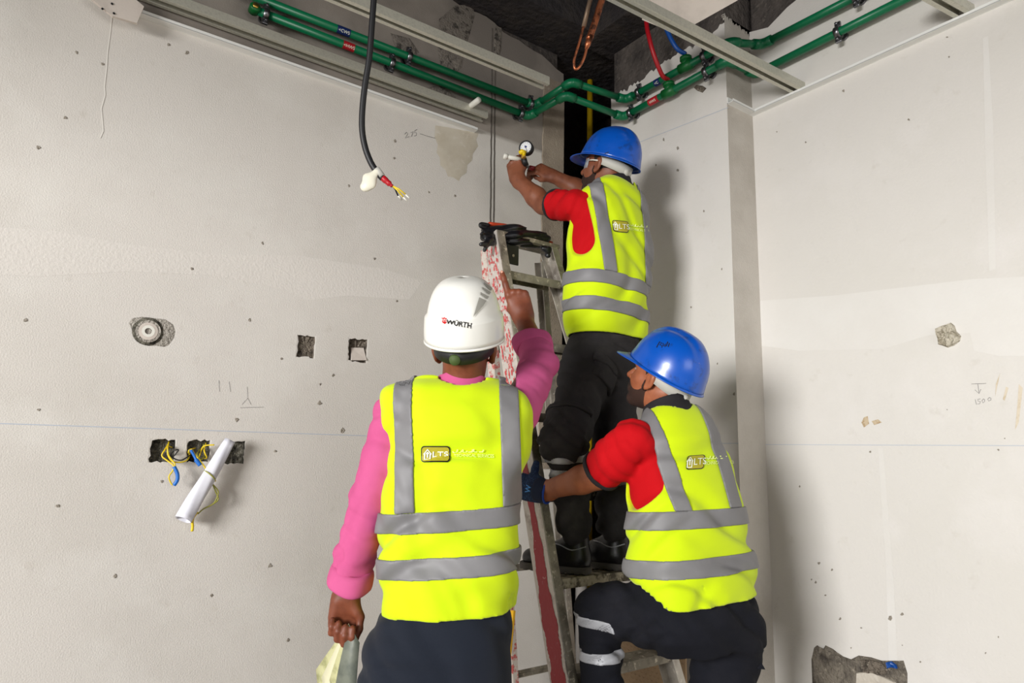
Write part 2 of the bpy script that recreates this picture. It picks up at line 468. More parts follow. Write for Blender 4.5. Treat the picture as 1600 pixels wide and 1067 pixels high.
# ================================================================== THE SETTING
X0, Y0, ZC = -5.6, -4.2, 3.78
def struct(name, mb, mt, bevel=0):
    o = mb.build(name, mt, bevel=bevel); o['kind'] = 'structure'; return o
mb = MB(); mb.abox((X0, Y0, -.12), (3.2, 3.6, 0)); struct('floor', mb, M_floor)
mb = MB(); mb.abox((X0, Y0, ZC), (3.2, 3.6, ZC + .15))
mb.abox((X0, 2.42, 3.5), (2.9, 3.4, ZC)); mb.abox((-2.5, Y0, 2.52), (-2.2, YL, ZC)); mb.abox((2.2, Y0, 3.46), (3.2, 2.5, ZC))  # second box: unseen crossbeam, added to dim the upper walls
struct('ceiling', mb, M_darkconc)

# ---- left wall: primed plaster with chased socket openings
def rect(px0, py0, px1, py1):
    a = on(px0, py0, 1, YL); b = on(px1, py1, 1, YL)
    c = on(px0, py1, 1, YL); d = on(px1, py0, 1, YL)
    return ((a[0] + c[0]) / 2, (b[0] + d[0]) / 2, (c[2] + b[2]) / 2, (a[2] + d[2]) / 2)
holes = [rect(235, 687, 272, 721), rect(293, 688, 327, 722), rect(349, 690, 381, 724), rect(465, 525, 491, 558), rect(545, 530, 573, 565)]
def jag(n, amp, rs):
    return [rs.uniform(-amp, amp) for _ in range(n)]
rs = random.Random(11)
XE = 2.202
ztop = [(X0, 3.46), (1.2, 3.47), (1.62, 3.5), (1.74, 3.49), (1.80, 3.45), (1.95, 3.44), (2.05, 3.41), (2.12, 3.38), (XE, 3.36)]
mar = .005
xs = sorted({X0, XE} | {v for h in holes for v in (h[0] - mar, h[1] + mar)} | {1.62, 1.74, 1.80, 1.95, 2.05, 2.12})
zs = sorted({0.0, 3.2} | {v for h in holes for v in (h[2] - mar, h[3] + mar)})
V = []; Fc = []
def q4(a, b, c, d):
    n = len(V); V.extend([a, b, c, d]); Fc.append((n, n + 1, n + 2, n + 3))
for i in range(len(xs) - 1):
    for j in range(len(zs) - 1):
        cx = (xs[i] + xs[i + 1]) / 2; cz = (zs[j] + zs[j + 1]) / 2
        if any(h[0] - mar < cx < h[1] + mar and h[2] - mar < cz < h[3] + mar for h in holes): continue
        q4((xs[i], YL, zs[j]), (xs[i + 1], YL, zs[j]), (xs[i + 1], YL, zs[j + 1]), (xs[i], YL, zs[j + 1]))
# ragged upper edge of the render coat
tx = [X0 + k * (XE - X0) / 150 for k in range(151)]
tz = [float(np.interp(x, [p[0] for p in ztop], [p[1] for p in ztop])) + rs.uniform(-.012, .012) for x in tx]
for k in range(150):
    q4((tx[k], YL, 3.2), (tx[k + 1], YL, 3.2), (tx[k + 1], YL, tz[k + 1]), (tx[k], YL, tz[k]))
    q4((tx[k], YL, tz[k]), (tx[k + 1], YL, tz[k + 1]), (tx[k + 1], YL + .03, tz[k + 1]), (tx[k], YL + .03, tz[k]))
q4((XE, YL, 0), (XE, YL + .3, 0), (XE, YL + .3, 3.4), (XE, YL, 3.36))
ring_in = []
for h in holes:
    x0, x1, z0, z1 = h; N = 7
    out = []; inn = []
    for (ax, az, bx_, bz) in ((x0, z0, x1, z0), (x1, z0, x1, z1), (x1, z1, x0, z1), (x0, z1, x0, z0)):
        for k in range(N):
            t = k / N; px = ax + (bx_ - ax) * t; pz = az + (bz - az) * t
            sx = x0 - mar + (px - x0) * (x1 - x0 + 2 * mar) / (x1 - x0); sz = z0 - mar + (pz - z0) * (z1 - z0 + 2 * mar) / (z1 - z0)
            out.append((sx, YL, sz)); inn.append((px + rs.uniform(-.003, .003), YL + .0012, pz + rs.uniform(-.004, .004)))
    for k in range(4 * N):
        k2 = (k + 1) % (4 * N); q4(out[k], out[k2], inn[k2], inn[k])
    ring_in.append(inn)
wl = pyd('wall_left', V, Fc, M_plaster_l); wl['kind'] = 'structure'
mb = MB(); mb.abox((X0, YL + .045, 0), (XE - .01, YL + .3, ZC)); struct('wall_left_core', mb, M_concrete).name = 'wall_left_masonry'
for i, inn in enumerate(ring_in):      # the chased recesses behind the openings
    vs = list(inn); n = len(inn); fs = []
    dp = [.022, .022, .022, .010, .020][i]
    bk = [(p[0] * .96 + np.mean([q[0] for q in inn]) * .04, YL + dp + rs.uniform(-.004, .004), p[2] * .96 + np.mean([q[2] for q in inn]) * .04) for p in inn]
    vs += bk; c = len(vs); vs.append((np.mean([q[0] for q in inn]), YL + dp + .003, np.mean([q[2] for q in inn])))
    for k in range(n):
        k2 = (k + 1) % n; fs += [(k, k2, n + k2, n + k), (n + k, n + k2, c)]
    o = pyd('chased_recess', vs, fs, M_boxdark if i < 3 else M_mortar, wl)
# pieces left in two of the recesses
def px_l(px, py, off=0): return on(px, py, 1, YL - off)
mb = MB(); a, b, c, d = [px_l(*p) for p in ((551, 542), (570, 543), (572, 563), (549, 563))]
mb.add([a + [0, .018, 0], b + [0, .012, 0], c + [0, -.006, 0], d + [0, -.004, 0], a + [0, .024, 0], b + [0, .024, 0], c + [0, .024, 0], d + [0, .024, 0]],
       [(0, 1, 2, 3), (0, 4, 5, 1), (1, 5, 6, 2), (2, 6, 7, 3), (3, 7, 4, 0)])
mb.build('loose_plaster_flap', M_gyps, wl)
# chiselled scrape with a round conduit box in it
def blob(cx, cz, pts, y, th, name, mt, parent, bumpy=.003, rs=random.Random(5)):
    vs = [(cx, y - th * .3, cz)]; n = len(pts)
    for s_ in (.5, .85, 1.0):
        for p in pts:
            vs.append((cx + (p[0] - cx) * s_, y - (th if s_ < 1 else 0) + (rs.uniform(-bumpy, bumpy) if s_ < 1 else 0), cz + (p[1] - cz) * s_))
    fs = [(0, 1 + k, 1 + (k + 1) % n) for k in range(n)]
    for r_ in range(2):
        for k in range(n):
            k2 = (k + 1) % n; fs.append((1 + r_ * n + k, 1 + r_ * n + k2, 1 + (r_ + 1) * n + k2, 1 + (r_ + 1) * n + k))
    o = pyd(name, vs, fs, mt, parent, True); fix(o.data); return o
out = [(201, 505), (207, 497), (222, 495), (240, 497), (258, 499), (270, 507), (273, 518), (271, 528), (263, 539), (256, 542), (244, 540), (232, 540), (221, 536), (213, 527), (207, 517)]
out = [(p[0], p[2]) for p in [px_l(*q) for q in out]]
c0 = px_l(234, 518)
M_scrape = mat('scraped_cement', srgb(184, 178, 168), .95, noise=[(24, srgb(164, 157, 147), .4, .65), (80, srgb(204, 198, 188), .6, .72)], bump=(120, 1, .02), spec=.1)
blob(c0[0], c0[2], out, YL - .001, .003, 'scraped_plaster_patch', M_scrape, wl, .001)
jb = empty('round_conduit_box', px_l(231, 518), 'round white conduit box set in a chiselled grey patch of the wall', 'conduit box')
cc = px_l(231, 518); Rr = .050
def disc_ring(c, r0, r1, y0, y1, n=28):
    m_ = MB(); vs = []; fs = []
    for k in range(n):
        th = 2 * math.pi * k / n
        for (r, y) in ((r0, y0), (r1, y1)): vs.append((c[0] + r * math.cos(th), y, c[2] + r * math.sin(th)))
    for k in range(n):
        k2 = (k + 1) % n; fs.append((2 * k, 2 * k + 1, 2 * k2 + 1, 2 * k2))
    m_.add(vs, fs); return m_
mb = disc_ring(cc, Rr * .78, Rr, YL - .009, YL - .004); mb.build('dark_gap_ring', M_boxdark, jb, True)
mb = disc_ring(cc, 0.0001, Rr * .8, YL - .007, YL - .010); mb.build('cover_disc', M_scrape, jb, True)
mb = disc_ring(cc, Rr * .22, Rr * .42, YL - .012, YL - .012); mb.build('centre_ring', M_plastic, jb, True)
mb = disc_ring(cc, Rr * .42, Rr * .62, YL - .0115, YL - .0105); mb.build('plaster_smear', M_gyps, jb, True)

# ---- blue chalk line and pencil marks on the left wall
mb = MB(); mb.ribbon([(X0, YL, 1.333), (XE, YL, 1.333)], .0028, (0, -1, 0), .0012); mb.build('chalk_line', M_chalk, wl)
def strokes(name, lst, fn, nrml, wid, mt, parent):
    m_ = MB()
    for st in lst: m_.ribbon([fn(*p) for p in st], wid, nrml, .0014)
    return m_.build(name, mt, parent)
strokes('pencil_number', [[(632, 210), (635, 206.5), (637, 209), (633, 216), (639, 213.5)], [(640.2, 213.6), (641, 214)], [(641.5, 207.5), (645.5, 205.5), (642.8, 213.5)],
                          [(651.5, 202.5), (647.8, 204), (647.8, 207.6), (650.6, 207.6), (650.2, 211.6), (646.8, 212.6)],
                          [(656, 209), (668, 213), (680, 216)]], px_l, (0, -1, 0), .0018, M_pencil, wl)
strokes('pencil_ticks', [[(342, 594), (343, 612)], [(358, 596), (360, 612)], [(386, 604), (387, 622), (378, 632)], [(387, 622), (392, 632)], [(375, 637), (412, 636)]], px_l, (0, -1, 0), .0010, M_pencil, wl)
strokes('pale_crack', [[(175, 22), (172, 50), (168, 80), (166, 110), (163, 135), (164, 148), (158, 170), (160, 190), (161, 205), (156, 216)]], px_l, (0, -1, 0), .004, mat('pale_filler', srgb(226, 222, 214), .9), wl)
# wet-looking tan repair below the trim and the paler strip by the shaft
out = [(680, 196), (700, 199), (725, 204), (748, 208), (744, 218), (747, 228), (739, 240), (738, 250), (730, 258), (729, 270), (720, 276), (717, 283), (708, 277), (700, 276), (696, 266), (688, 258), (687, 246), (682, 238), (684, 226), (679, 214)]
out = [(p[0], p[2]) for p in [px_l(*q) for q in out]]; c0 = px_l(712, 232)
blob(c0[0], c0[2], out, YL - .0005, .0015, 'tan_repair_patch', mat('tan_filler', srgb(198, 190, 174), .9, noise=[(9, srgb(184, 174, 155), .4, .65), (30, srgb(206, 199, 187), .55, .7)], spec=.15), wl, .0003)
mb = MB(); e0 = on(846, 300, 1, YL)[0]
zz = np.linspace(1.2, 3.3, 60); vs = []; fs = []
for k, z in enumerate(zz):
    x = e0 + rs.uniform(-.004, .004); vs += [(x, YL - .001, z), (x + .004, YL - .006, z), (XE + .002, YL - .006, z)]
    if k: fs += [(3 * k - 3, 3 * k - 2, 3 * k + 1, 3 * k), (3 * k - 2, 3 * k - 1, 3 * k + 2, 3 * k + 1)]
mb.add(vs, fs); mb.build('edge_render_strip', mat('edge_render', srgb(158, 146, 130), .92, noise=[(6, srgb(138, 126, 112), .4, .65), (30, srgb(176, 164, 148), .6, .75)], bump=(120, .5, .008), spec=.15), wl)
# grey scars on the render above the ceiling line, each a proud patch of old mortar
for pts in ([(686, 30), (712, 8), (738, 8), (742, 24), (732, 60), (724, 84), (722, 105), (708, 118), (690, 112), (684, 80)],
            [(775, 40), (784, 44), (782, 80), (778, 92), (771, 88), (772, 60)],
            [(610, 52), (640, 60), (655, 82), (640, 92), (618, 76)], [(655, 140), (690, 132), (712, 152), (700, 160), (668, 158)]):
    pp = [px_l(*q) for q in pts]; c0 = np.mean(pp, 0)
    blob(c0[0], c0[2], [(p[0], p[2]) for p in pp], YL - .0008, .003, 'mortar_scar', mat('grey_scar', srgb(124, 117, 109), .95, noise=[(30, srgb(70, 66, 62), .5, .62), (18, srgb(150, 142, 132), .55, .7)], bump=(90, 1, .01), spec=.1), wl, .001)
# two chased conduit slots running down to the ladder
for xx in (768.5, 773.5):
    m_ = MB(); a = px_l(xx + 1.0, 44); b = px_l(xx - 3.2, 420)
    n = 60; pts = [a + (b - a) * k / n + np.array([rs.uniform(-.0014, .0014), 0, 0]) for k in range(n + 1)]
    m_.ribbon(pts, .0085, (0, -1, 0), .0012); m_.build('chased_slot', M_groove, wl)
# small pits and dents
M_pit = mat('plaster_pit', srgb(152, 144, 132), .95, bump=(100, 1, .01))
pit = [(499, 630, 5), (370, 655, 4), (422, 884, 4), (430, 705, 3), (535, 672, 5), (253, 752, 3), (585, 404, 3), (545, 290, 3), (120, 82, 3), (292, 82, 4), (264, 70, 3), (160, 100, 3),
       (102, 184, 3), (520, 586, 3), (670, 300, 3), (711, 306, 3), (616, 247, 3), (617, 220, 4), (60, 640, 2.5), (90, 790, 3), (180, 900, 3), (330, 930, 3), (450, 1000, 3), (40, 500, 3), (60, 230, 3), (390, 500, 3), (440, 560, 2.5), (500, 600, 2.5), (560, 540, 2), (410, 380, 3), (300, 420, 3), (620, 470, 3)]
for px, py, r in pit:
    c0 = px_l(px, py); r_ = r / 300 * 1.0 * .8
    pts = [(c0[0] + r_ * rs.uniform(.35, 1) * math.cos(t), c0[2] + r_ * rs.uniform(.4, 1.1) * math.sin(t)) for t in np.linspace(0, 2 * math.pi, 9)[:-1]]
    blob(c0[0], c0[2], pts, YL - .0006, .0012, 'plaster_pit', M_pit, wl, .0004)

# ---- shaft in the corner, column and right wall
mb = MB(); mb.abox((2.15, 3.2, 0), (3.2, 3.3, ZC)); mb.abox((2.95, 2.4, 0), (3.05, 3.3, ZC)); struct('wall_back', mb, M_shaft)
def plaster_slab(name, prof, plane_ax, val, u0, u1, mt, core_lo, core_hi, inward):
    """primed skin with a ragged top on a concrete core"""
    vs = []; fs = []; n = 60; r_ = random.Random(hash(name) % 99 if False else len(name))
    for k in range(n + 1):
        u = u0 + (u1 - u0) * k / n; z = float(np.interp(u, [p[0] for p in prof], [p[1] for p in prof])) + r_.uniform(-.012, .012)
        for (d, zz_) in ((0, 0.0), (0, z), (inward, z)):
            p = [0, 0, zz_]; p[plane_ax] = val + d; p[1 - plane_ax] = u; vs.append(tuple(p))
        if k: fs += [(3 * k - 3, 3 * k, 3 * k + 1, 3 * k - 2), (3 * k - 2, 3 * k + 1, 3 * k + 2, 3 * k - 1)]
    o = pyd(name, vs, fs, mt); o['kind'] = 'structure'; fix(o.data)
    m_ = MB(); m_.abox(core_lo, core_hi); c = m_.build(name + '_masonry', M_concrete); c['kind'] = 'structure'
    return o
YE = 2.454
wc = plaster_slab('wall_corner', [(YC, 3.24), (1.85, 3.2), (2.0, 3.23), (2.2, 3.2), (2.35, 3.19), (YE, 3.21)], 0, XC, YC, YE, M_plaster, (XC + .02, YC + .02, 0), (3.0, YE - .005, ZC), .02)
wr_ = plaster_slab('wall_return', [(XC, 3.28), (2.42, 3.27), (XR, 3.25)], 1, YC, XC, XR, mat('plaster_return_shaded', srgb(200, 194, 185), .92, noise=[(2, srgb(178, 171, 161), .4, .65), (20, srgb(196, 190, 181), .55, .75)], bump=(120, .35, .006), spec=.15), (XC + .025, YC + .02, 0), (XR + .1, YC + .1, 3.3), .02)  # same plaster in a darker copy: the return's shade is in its colour
wr = plaster_slab('wall_right', [(Y0, 3.4), (.9, 3.36), (1.3, 3.33), (1.5, 3.28), (1.62, 3.24), (YC, 3.27)], 0, XR, Y0, YC, M_plaster, (XR + .02, Y0, 0), (3.0, YC, ZC), .02)
m_ = MB(); m_.abox((XC + .002, YE - .006, 0), (3.0, YE, 3.2)); m_.build('shaft_reveal', mat('brown_reveal', srgb(86, 66, 46), .95, noise=(8, srgb(50, 40, 32), .4, .7)), wc)
def px_r(px, py): return on(px, py, 0, XR)
def px_c(px, py): return on(px, py, 0, XC)
mb = MB(); mb.ribbon([(XR, Y0, 1.334), (XR, YC, 1.334)], .0020, (-1, 0, 0), .0012); mb.build('chalk_line', M_chalk, wr)
mb = MB(); mb.ribbon([(XC, YC, 1.334), (XC, YE, 1.334)], .0022, (-1, 0, 0), .0012); mb.build('chalk_line', M_chalk, wc)
mb = MB(); mb.ribbon([px_c(1000, 222), px_c(1138, 168)], .0025, (-1, 0, 0), .0012); mb.build('chalk_line', M_chalk, wc)
strokes('pencil_level_mark', [[(1518, 600), (1541, 599)], [(1528, 600), (1530, 614)], [(1523.5, 609), (1530, 615), (1533, 608)],
                              [(1524, 624), (1526, 632)], [(1532, 623), (1528, 624), (1528.5, 627), (1532, 627), (1531, 631), (1527.5, 631)],
                              [(1537, 623), (1534.5, 626), (1536, 629.5), (1539, 627), (1538.5, 624), (1537, 623)],
                              [(1546, 621), (1543.5, 623.5), (1545, 626.5), (1548.5, 625), (1548.5, 622), (1546, 621)]], px_r, (-1, 0, 0), .0011, M_pencil, wr)
def blob_x(pts, name, mt, parent, th, bumpy, X=XR):
    pp = [on(*q, 0, X) for q in pts]; c0 = np.mean(pp, 0); vs = [(X - th * .8, c0[1], c0[2])]; n = len(pp); r_ = random.Random(n)
    for s_ in (.35, .7, .92, 1.0):
        for p in pp:
            vs.append((X - (th if s_ < .95 else 0) * (1 + r_.uniform(-bumpy, bumpy)) - .0005, c0[1] + (p[1] - c0[1]) * s_, c0[2] + (p[2] - c0[2]) * s_))
    fs = [(0, 1 + k, 1 + (k + 1) % n) for k in range(n)]
    for q in range(3):
        for k in range(n):
            k2 = (k + 1) % n; fs.append((1 + q * n + k, 1 + q * n + k2, 1 + (q + 1) * n + k2, 1 + (q + 1) * n + k))
    o = pyd(name, vs, fs, mt, parent); fix(o.data); return o
ch = blob_x([(1463, 514), (1471, 509), (1480, 507), (1486, 504), (1492, 509), (1495, 518), (1502, 525), (1500, 533), (1491, 540), (1481, 543), (1473, 540), (1466, 538), (1467, 530), (1463, 522)],
            'mortar_lump', mat('sandy_mortar', srgb(206, 198, 180), .95, noise=[(30, srgb(168, 158, 138), .45, .6), (90, srgb(218, 210, 194), .55, .7)], bump=(90, 1, .02), spec=.1), None, .012, .5)
tag(ch, 'rough sandy lump of mortar filling a hole in the right wall', 'mortar')
for pts in ([(1350, 652), (1356, 650), (1358, 662), (1350, 668), (1346, 660)], [(1362, 658), (1372, 655), (1378, 660), (1366, 664)]):
    blob_x(pts, 'rust_stain', mat('rust_stain', srgb(196, 178, 150), .95, noise=(90, srgb(168, 142, 108), .5, .65)), wr, .0006, .3)
for pts in ([(1563, 582), (1559, 600), (1555, 620), (1556, 600)], [(1572, 604), (1576, 606), (1570, 626), (1567, 624)], [(1592, 600), (1598, 606), (1592, 660), (1586, 672), (1590, 630)]):
    blob_x(pts, 'tan_streak', mat('tan_streak', srgb(214, 202, 182), .95, noise=(30, srgb(190, 172, 140), .5, .7)), wr, .0005, .3)
# hacked-out strip low on the right wall with smeared mortar and a scrap of blue
M_hack = mat('hacked_render', srgb(132, 124, 112), .95, noise=[(14, srgb(84, 78, 72), .42, .62), (50, srgb(176, 166, 150), .58, .72)], bump=(70, 1, .02), spec=.1)
blob_x([(1268, 1030), (1272, 1012), (1277, 1008), (1284, 1018), (1290, 1008), (1302, 1014), (1314, 1024), (1330, 1030), (1342, 1024), (1362, 1027), (1384, 1034), (1412, 1032), (1418, 1052), (1418, 1085), (1270, 1085)],
       'hacked_render_strip', M_hack, wr, .004, .4)
blob_x([(1338, 1050), (1360, 1048), (1385, 1058), (1402, 1066), (1402, 1090), (1336, 1090)], 'smoothed_mortar', mat('trowelled_mortar', srgb(196, 188, 175), .9, noise=[(8, srgb(182, 173, 160), .4, .65), (30, srgb(206, 200, 189), .55, .7)], bump=(90, .5, .006), spec=.15), wr, .009, .1)
blob_x([(1345, 1030), (1365, 1030), (1384, 1038), (1388, 1052), (1370, 1056), (1350, 1050)], 'ribbed_mortar', M_mortar, wr, .010, .5)
bs = blob_x([(1386, 1034), (1394, 1032), (1402, 1038), (1404, 1044), (1394, 1042), (1388, 1044)], 'blue_scrap', M_blue, None, .012, .4)
tag(bs, 'small blue plastic scrap stuck in the hacked strip of the right wall', 'plastic scrap')
for px, py, r in [(1313, 967, 4), (1346, 981, 3), (1330, 1012, 3), (1390, 966, 7), (1410, 959, 5), (1410, 1008, 2), (1438, 1034, 3), (1318, 142, 4), (1480, 58, 3), (1483, 89, 3), (1420, 187, 3), (1259, 222, 3), (1214, 206, 2), (1360, 706, 3), (1560, 703, 3), (1480, 640, 2), (1570, 685, 2), (1560, 995, 3), (1540, 1020, 3), (1280, 880, 4), (1275, 910, 4), (1300, 890, 3), (1250, 760, 3), (1268, 905, 3), (1290, 930, 3)]:
    c0 = px_r(px, py); k_ = r / 400
    blob_x([(px + r * .8 * rs.uniform(.3, 1) * math.cos(t), py + r * .8 * rs.uniform(.3, 1) * math.sin(t)) for t in np.linspace(0, 2 * math.pi, 8)[:-1]], 'plaster_pit', M_pit, wr, .0007, .3)
for px, py, r in [(1037, 218, 3), (1059, 266, 3), (1025, 258, 2), (1059, 232, 3), (1121, 568, 2), (1147, 615, 3), (1100, 330, 2), (1080, 480, 2), (1128, 420, 2)]:
    blob_x([(px + r * rs.uniform(.3, .8) * math.cos(t), py + 1.6 * r * rs.uniform(.3, .8) * math.sin(t)) for t in np.linspace(0, 2 * math.pi, 8)[:-1]], 'plaster_pit', M_pit, wc, .0007, .3, XC)
blob_x([(1084, 137), (1088, 133), (1098, 134), (1104, 138), (1098, 145), (1090, 142)], 'drilled_hole_scar', M_mortar, wc, .002, .3, XC)

M_skim = mat('skim_coat', srgb(222, 219, 214), .9, noise=(2, srgb(216, 212, 206), .4, .7), bump=(110, .2, .004), spec=.15)
M_skim2 = mat('skim_coat_grey', srgb(208, 203, 196), .9, noise=(2, srgb(213, 208, 202), .4, .7), bump=(110, .2, .004), spec=.15)
def skim(pts, X=XR, par=None, mt_=None, k=0):
    pp = [on(*q, 0, X) for q in pts]; vs = [(X - .0004 - k * .0002, p[1], p[2]) for p in pp]
    pyd('skim_patch', vs, [tuple(range(len(vs)))], mt_ or M_skim, par or wr)
skim([(1186, 470), (1300, 462), (1420, 448), (1520, 436), (1700, 428), (1700, 552), (1620, 556), (1560, 556), (1522, 548), (1516, 520), (1450, 524), (1380, 545), (1250, 548), (1188, 540)])
skim([(1536, 60), (1544, 56), (1552, 200), (1556, 420), (1546, 424), (1540, 240)], k=1)
skim([(1372, 700), (1380, 700), (1396, 900), (1404, 1067), (1390, 1067), (1384, 880)], k=1)
def skim_l(pts, mt_):
    pp = [px_l(*q) for q in pts]; pyd('skim_patch', [(q[0], YL - .0004, q[2]) for q in pp], [tuple(range(len(pp)))], mt_, wl)
M_skiml = mat('skim_coat_left', srgb(213, 208, 201), .9, noise=(2, srgb(209, 204, 197), .4, .7), bump=(130, .32, .005), spec=.15)
skim_l([(-60, 352), (80, 360), (200, 382), (330, 396), (470, 400), (600, 420), (660, 440), (640, 468), (540, 462), (480, 470), (440, 452), (330, 430), (200, 424), (60, 432), (-60, 426)], M_skiml)
# ---- ceiling-edge trims
def angle_trim(name, p, q, inw):
    p = np.array(p); q = np.array(q); d = nrm(q - p); m_ = MB(); inw = np.array(inw, float)
    m_.box((p + q) / 2 + inw * .002 + UP * .014, d, inw, UP, np.linalg.norm(q - p) / 2, .002, .016)
    m_.box((p + q) / 2 + inw * .016, d, inw, UP, np.linalg.norm(q - p) / 2, .016, .0015); m_.box((p + q) / 2 + inw * .031 + UP * .006, d, inw, UP, np.linalg.norm(q - p) / 2, .001, .006)
    return struct(name, m_, M_whitetrim)
angle_trim('trim_1', (-.9, YL, ZT), (on(741, 205, 1, YL)[0], YL, ZT), (0, -1, 0))
angle_trim('trim_2', (XR, -1.2, ZT), (XR, YC, ZT), (-1, 0, 0))
angle_trim('trim_3', (XC, YC, ZT), (XR - .034, YC, ZT), (0, -1, 0))

# ================================================================== SERVICES
def channel(p, q, wid, hgt, label, side, open_dir=1, mtl=None):
    """galvanised C channel: a web and two lipped flanges"""
    p = np.array(p, float); q = np.array(q, float); d = nrm(q - p); L = np.linalg.norm(q - p) / 2; c = (p + q) / 2
    s = nrm(np.cross(UP, d)); u = nrm(np.cross(d, s)); t = .0012
    e = empty('furring_channel', p, label, 'metal channel', 'galvanised ceiling channels')
    a = MB(); a.box(c + u * hgt / 2, d, s, u, L, wid / 2, t); a.build('web', M_galv, e)
    for sg in (-1, 1):
        b = MB(); b.box(c + s * sg * wid / 2, d, s, u, L, t, hgt / 2); b.box(c + s * sg * (wid / 2 - .008) - u * hgt / 2, d, s, u, L, .008, t); b.build('flange', M_galv, e)
    return e
a = on(853, 130, 2, ZT + .05); b = on(480, -26, 2, ZT + .05)
channel(a, b, .05, .035, 'galvanised channel ending free above the pipes on the left wall', None)
a = on(1250, 139, 2, ZT + .03); b = on(930, -26, 2, ZT + .05)
channel(a, b, .05, .035, 'long galvanised channel crossing overhead to the right wall trim', None)
a = on(1512, 21, 2, ZT + .03); b = on(1440, -20, 2, ZT + .04)
channel(a, b, .05, .035, 'short end of galvanised channel at the top right corner', None)
a = on(757, 193, 1, YL - .045); a[2] = ZT + .075
channel((a[0], YL - .045, a[2]), (-.6, YL - .045, a[2]), .06, .035, 'galvanised channel lying along the left wall just above its trim', None)

# hanging pieces of gypsum board
def slab(name, pts, nrml, th, mtl, edge, label, cat):
    pts = [np.array(p, float) for p in pts]; n = nrm(nrml); e = empty(name, pts[0], label, cat)
    k = len(pts); m_ = MB(); m_.add(pts + [p + n * th for p in pts], [tuple(range(k)), tuple(range(2 * k - 1, k - 1, -1))]); m_.build('board_face', mtl, e)
    m_ = MB(); m_.add(pts + [p + n * th for p in pts], [(i, (i + 1) % k, k + (i + 1) % k, k + i) for i in range(k)]); m_.build('broken_edge', edge, e)
    return e
bn = nrm((-.62, -.30, -.72)); b0_ = on(1030, 42, 2, ZT + .16)
def bp(px, py): d_ = ray(px, py); return CAMC + d_ * (((b0_ - CAMC) @ bn) / (d_ @ bn))
slab('gypsum_board', [bp(1003, 31), bp(1030, 42), bp(1056, 54), bp(1093, 34), bp(1150, 2), bp(1185, -20), bp(1060, -24), bp(1008, -4)],
     -bn, .0125, M_gyps, M_gyps_edge, 'broken gypsum board offcut hanging above the hoses', 'gypsum board')
e = slab('gypsum_bracket', [px_l(128, -14, .075), px_l(176, 25, .075), px_l(214, 36, .075), px_l(225, 10, .075), px_l(190, -20, .075)], (0, 1, 0), .0125, M_gyps, M_gyps, 'small gypsum board block screwed over the top left channel', 'gypsum board')
for (px, py) in ((175, 6), (160, 14), (178, 21)):
    m_ = MB(); c = px_l(px, py, .076); m_.tube([c, c + np.array([0, -.002, 0])], .004, 8); m_.build('screw', M_black, e)

# green water pipes
def pipe(name, pts, r, label, joints=()):
    e = empty(name, pts[0], label, 'water pipe')
    pts = [np.array(p, float) for p in pts]
    for i in range(len(pts) - 1):
        m_ = MB(); d = nrm(pts[i + 1] - pts[i]); m_.tube([pts[i], pts[i + 1]], r, 16); m_.build('pipe_length', M_green, e, True)
    for i in range(1, len(pts) - 1):
        d0 = nrm(pts[i] - pts[i - 1]); d1 = nrm(pts[i + 1] - pts[i]); p = pts[i]; R_ = r * 1.32
        a_ = p - d0 * r * 1.7; b_ = p + d1 * r * 1.7
        cv = [a_ * (1 - t) ** 2 + p * 2 * t * (1 - t) + b_ * t * t for t in np.linspace(0, 1, 7)]
        cv = [a_ - d0 * r * 1.3] + cv + [b_ + d1 * r * 1.3]
        m_ = MB(); m_.tube(cv, R_, 16); m_.build('elbow', M_green, e, True)
    return e
RP = .0172
def zl(px, py, off): return on(px, py, 1, YL - off)
zU, zD = 3.075, 3.0
oU, oD = .05, .05
# corner run: along the left wall, out around the shaft, along the column, the return and the right wall
def run(z, xa, xb, ya, yb, far):
    return [(xa, YL - .05, z), (xb, YL - .05, z), (XC - .12 + .0, YL - .10, z)]
pL = lambda px, py: on(px, py, 1, YL - .05)
pC = lambda px, py: on(px, py, 0, XC - .05)
pR = lambda px, py: on(px, py, 0, XR - .05)
q1 = [pL(396, -10), pL(832, 157), None, pC(978, 156), pC(1146, 67), None, None]
# the jog in front of the shaft runs out on bends
up_l = pL(836, 158); up_l[2] = zU; lo_l = pL(826, 180); lo_l[2] = zD
up_k = on(893, 128, 2, zU + .02); lo_k = on(884, 149, 2, zD + .02)
up_c = pC(978, 156); lo_c = pC(974, 183)
upc2 = pC(1140, 66); loc2 = pC(1137, 94)
upr0 = on(1190, 70, 0, XR - .05); lor0 = on(1180, 116, 0, XR - .05)
P1 = pipe('green_water_pipe', [pL(380, -12), up_l, up_k, up_c, upc2, upr0, pR(1370, -22)], RP, 'upper green plastic water pipe running round the corner with blue sticker')
P2 = pipe('green_water_pipe', [pL(397, 15), lo_l, lo_k, lo_c, loc2, lor0, pR(1450, -20)], RP, 'lower green plastic water pipe running round the corner with red sticker')
m_ = MB(); c = pL(397, 15); m_.tube([c + np.array([0, -.022, .004]), c + np.array([0, -.018, .003]), c + np.array([0, .012, -.002])], [.018, .021, .021], 16); m_.build('end_socket', M_green2, P2, True)
m_ = MB(); m_.tube([c + np.array([0, -.026, .005]), c + np.array([0, -.021, .004])], .012, 12); m_.build('threaded_insert', M_brass, P2, True)
def sticker(pa, pb, pr, mtl, parent, txt):
    m_ = MB(); m_.tube([pa, pb], pr, 16, False); o = m_.build('flow_sticker', mtl, parent, True); return o
def lerp(a, b, t): return np.asarray(a) * (1 - t) + np.asarray(b) * t
def along(a, b, px):                       # parameter on segment a-b whose picture column is px
    best = min(np.linspace(0, 1, 400), key=lambda t: abs(proj(lerp(a, b, t))[0] - px)); return lerp(a, b, best)
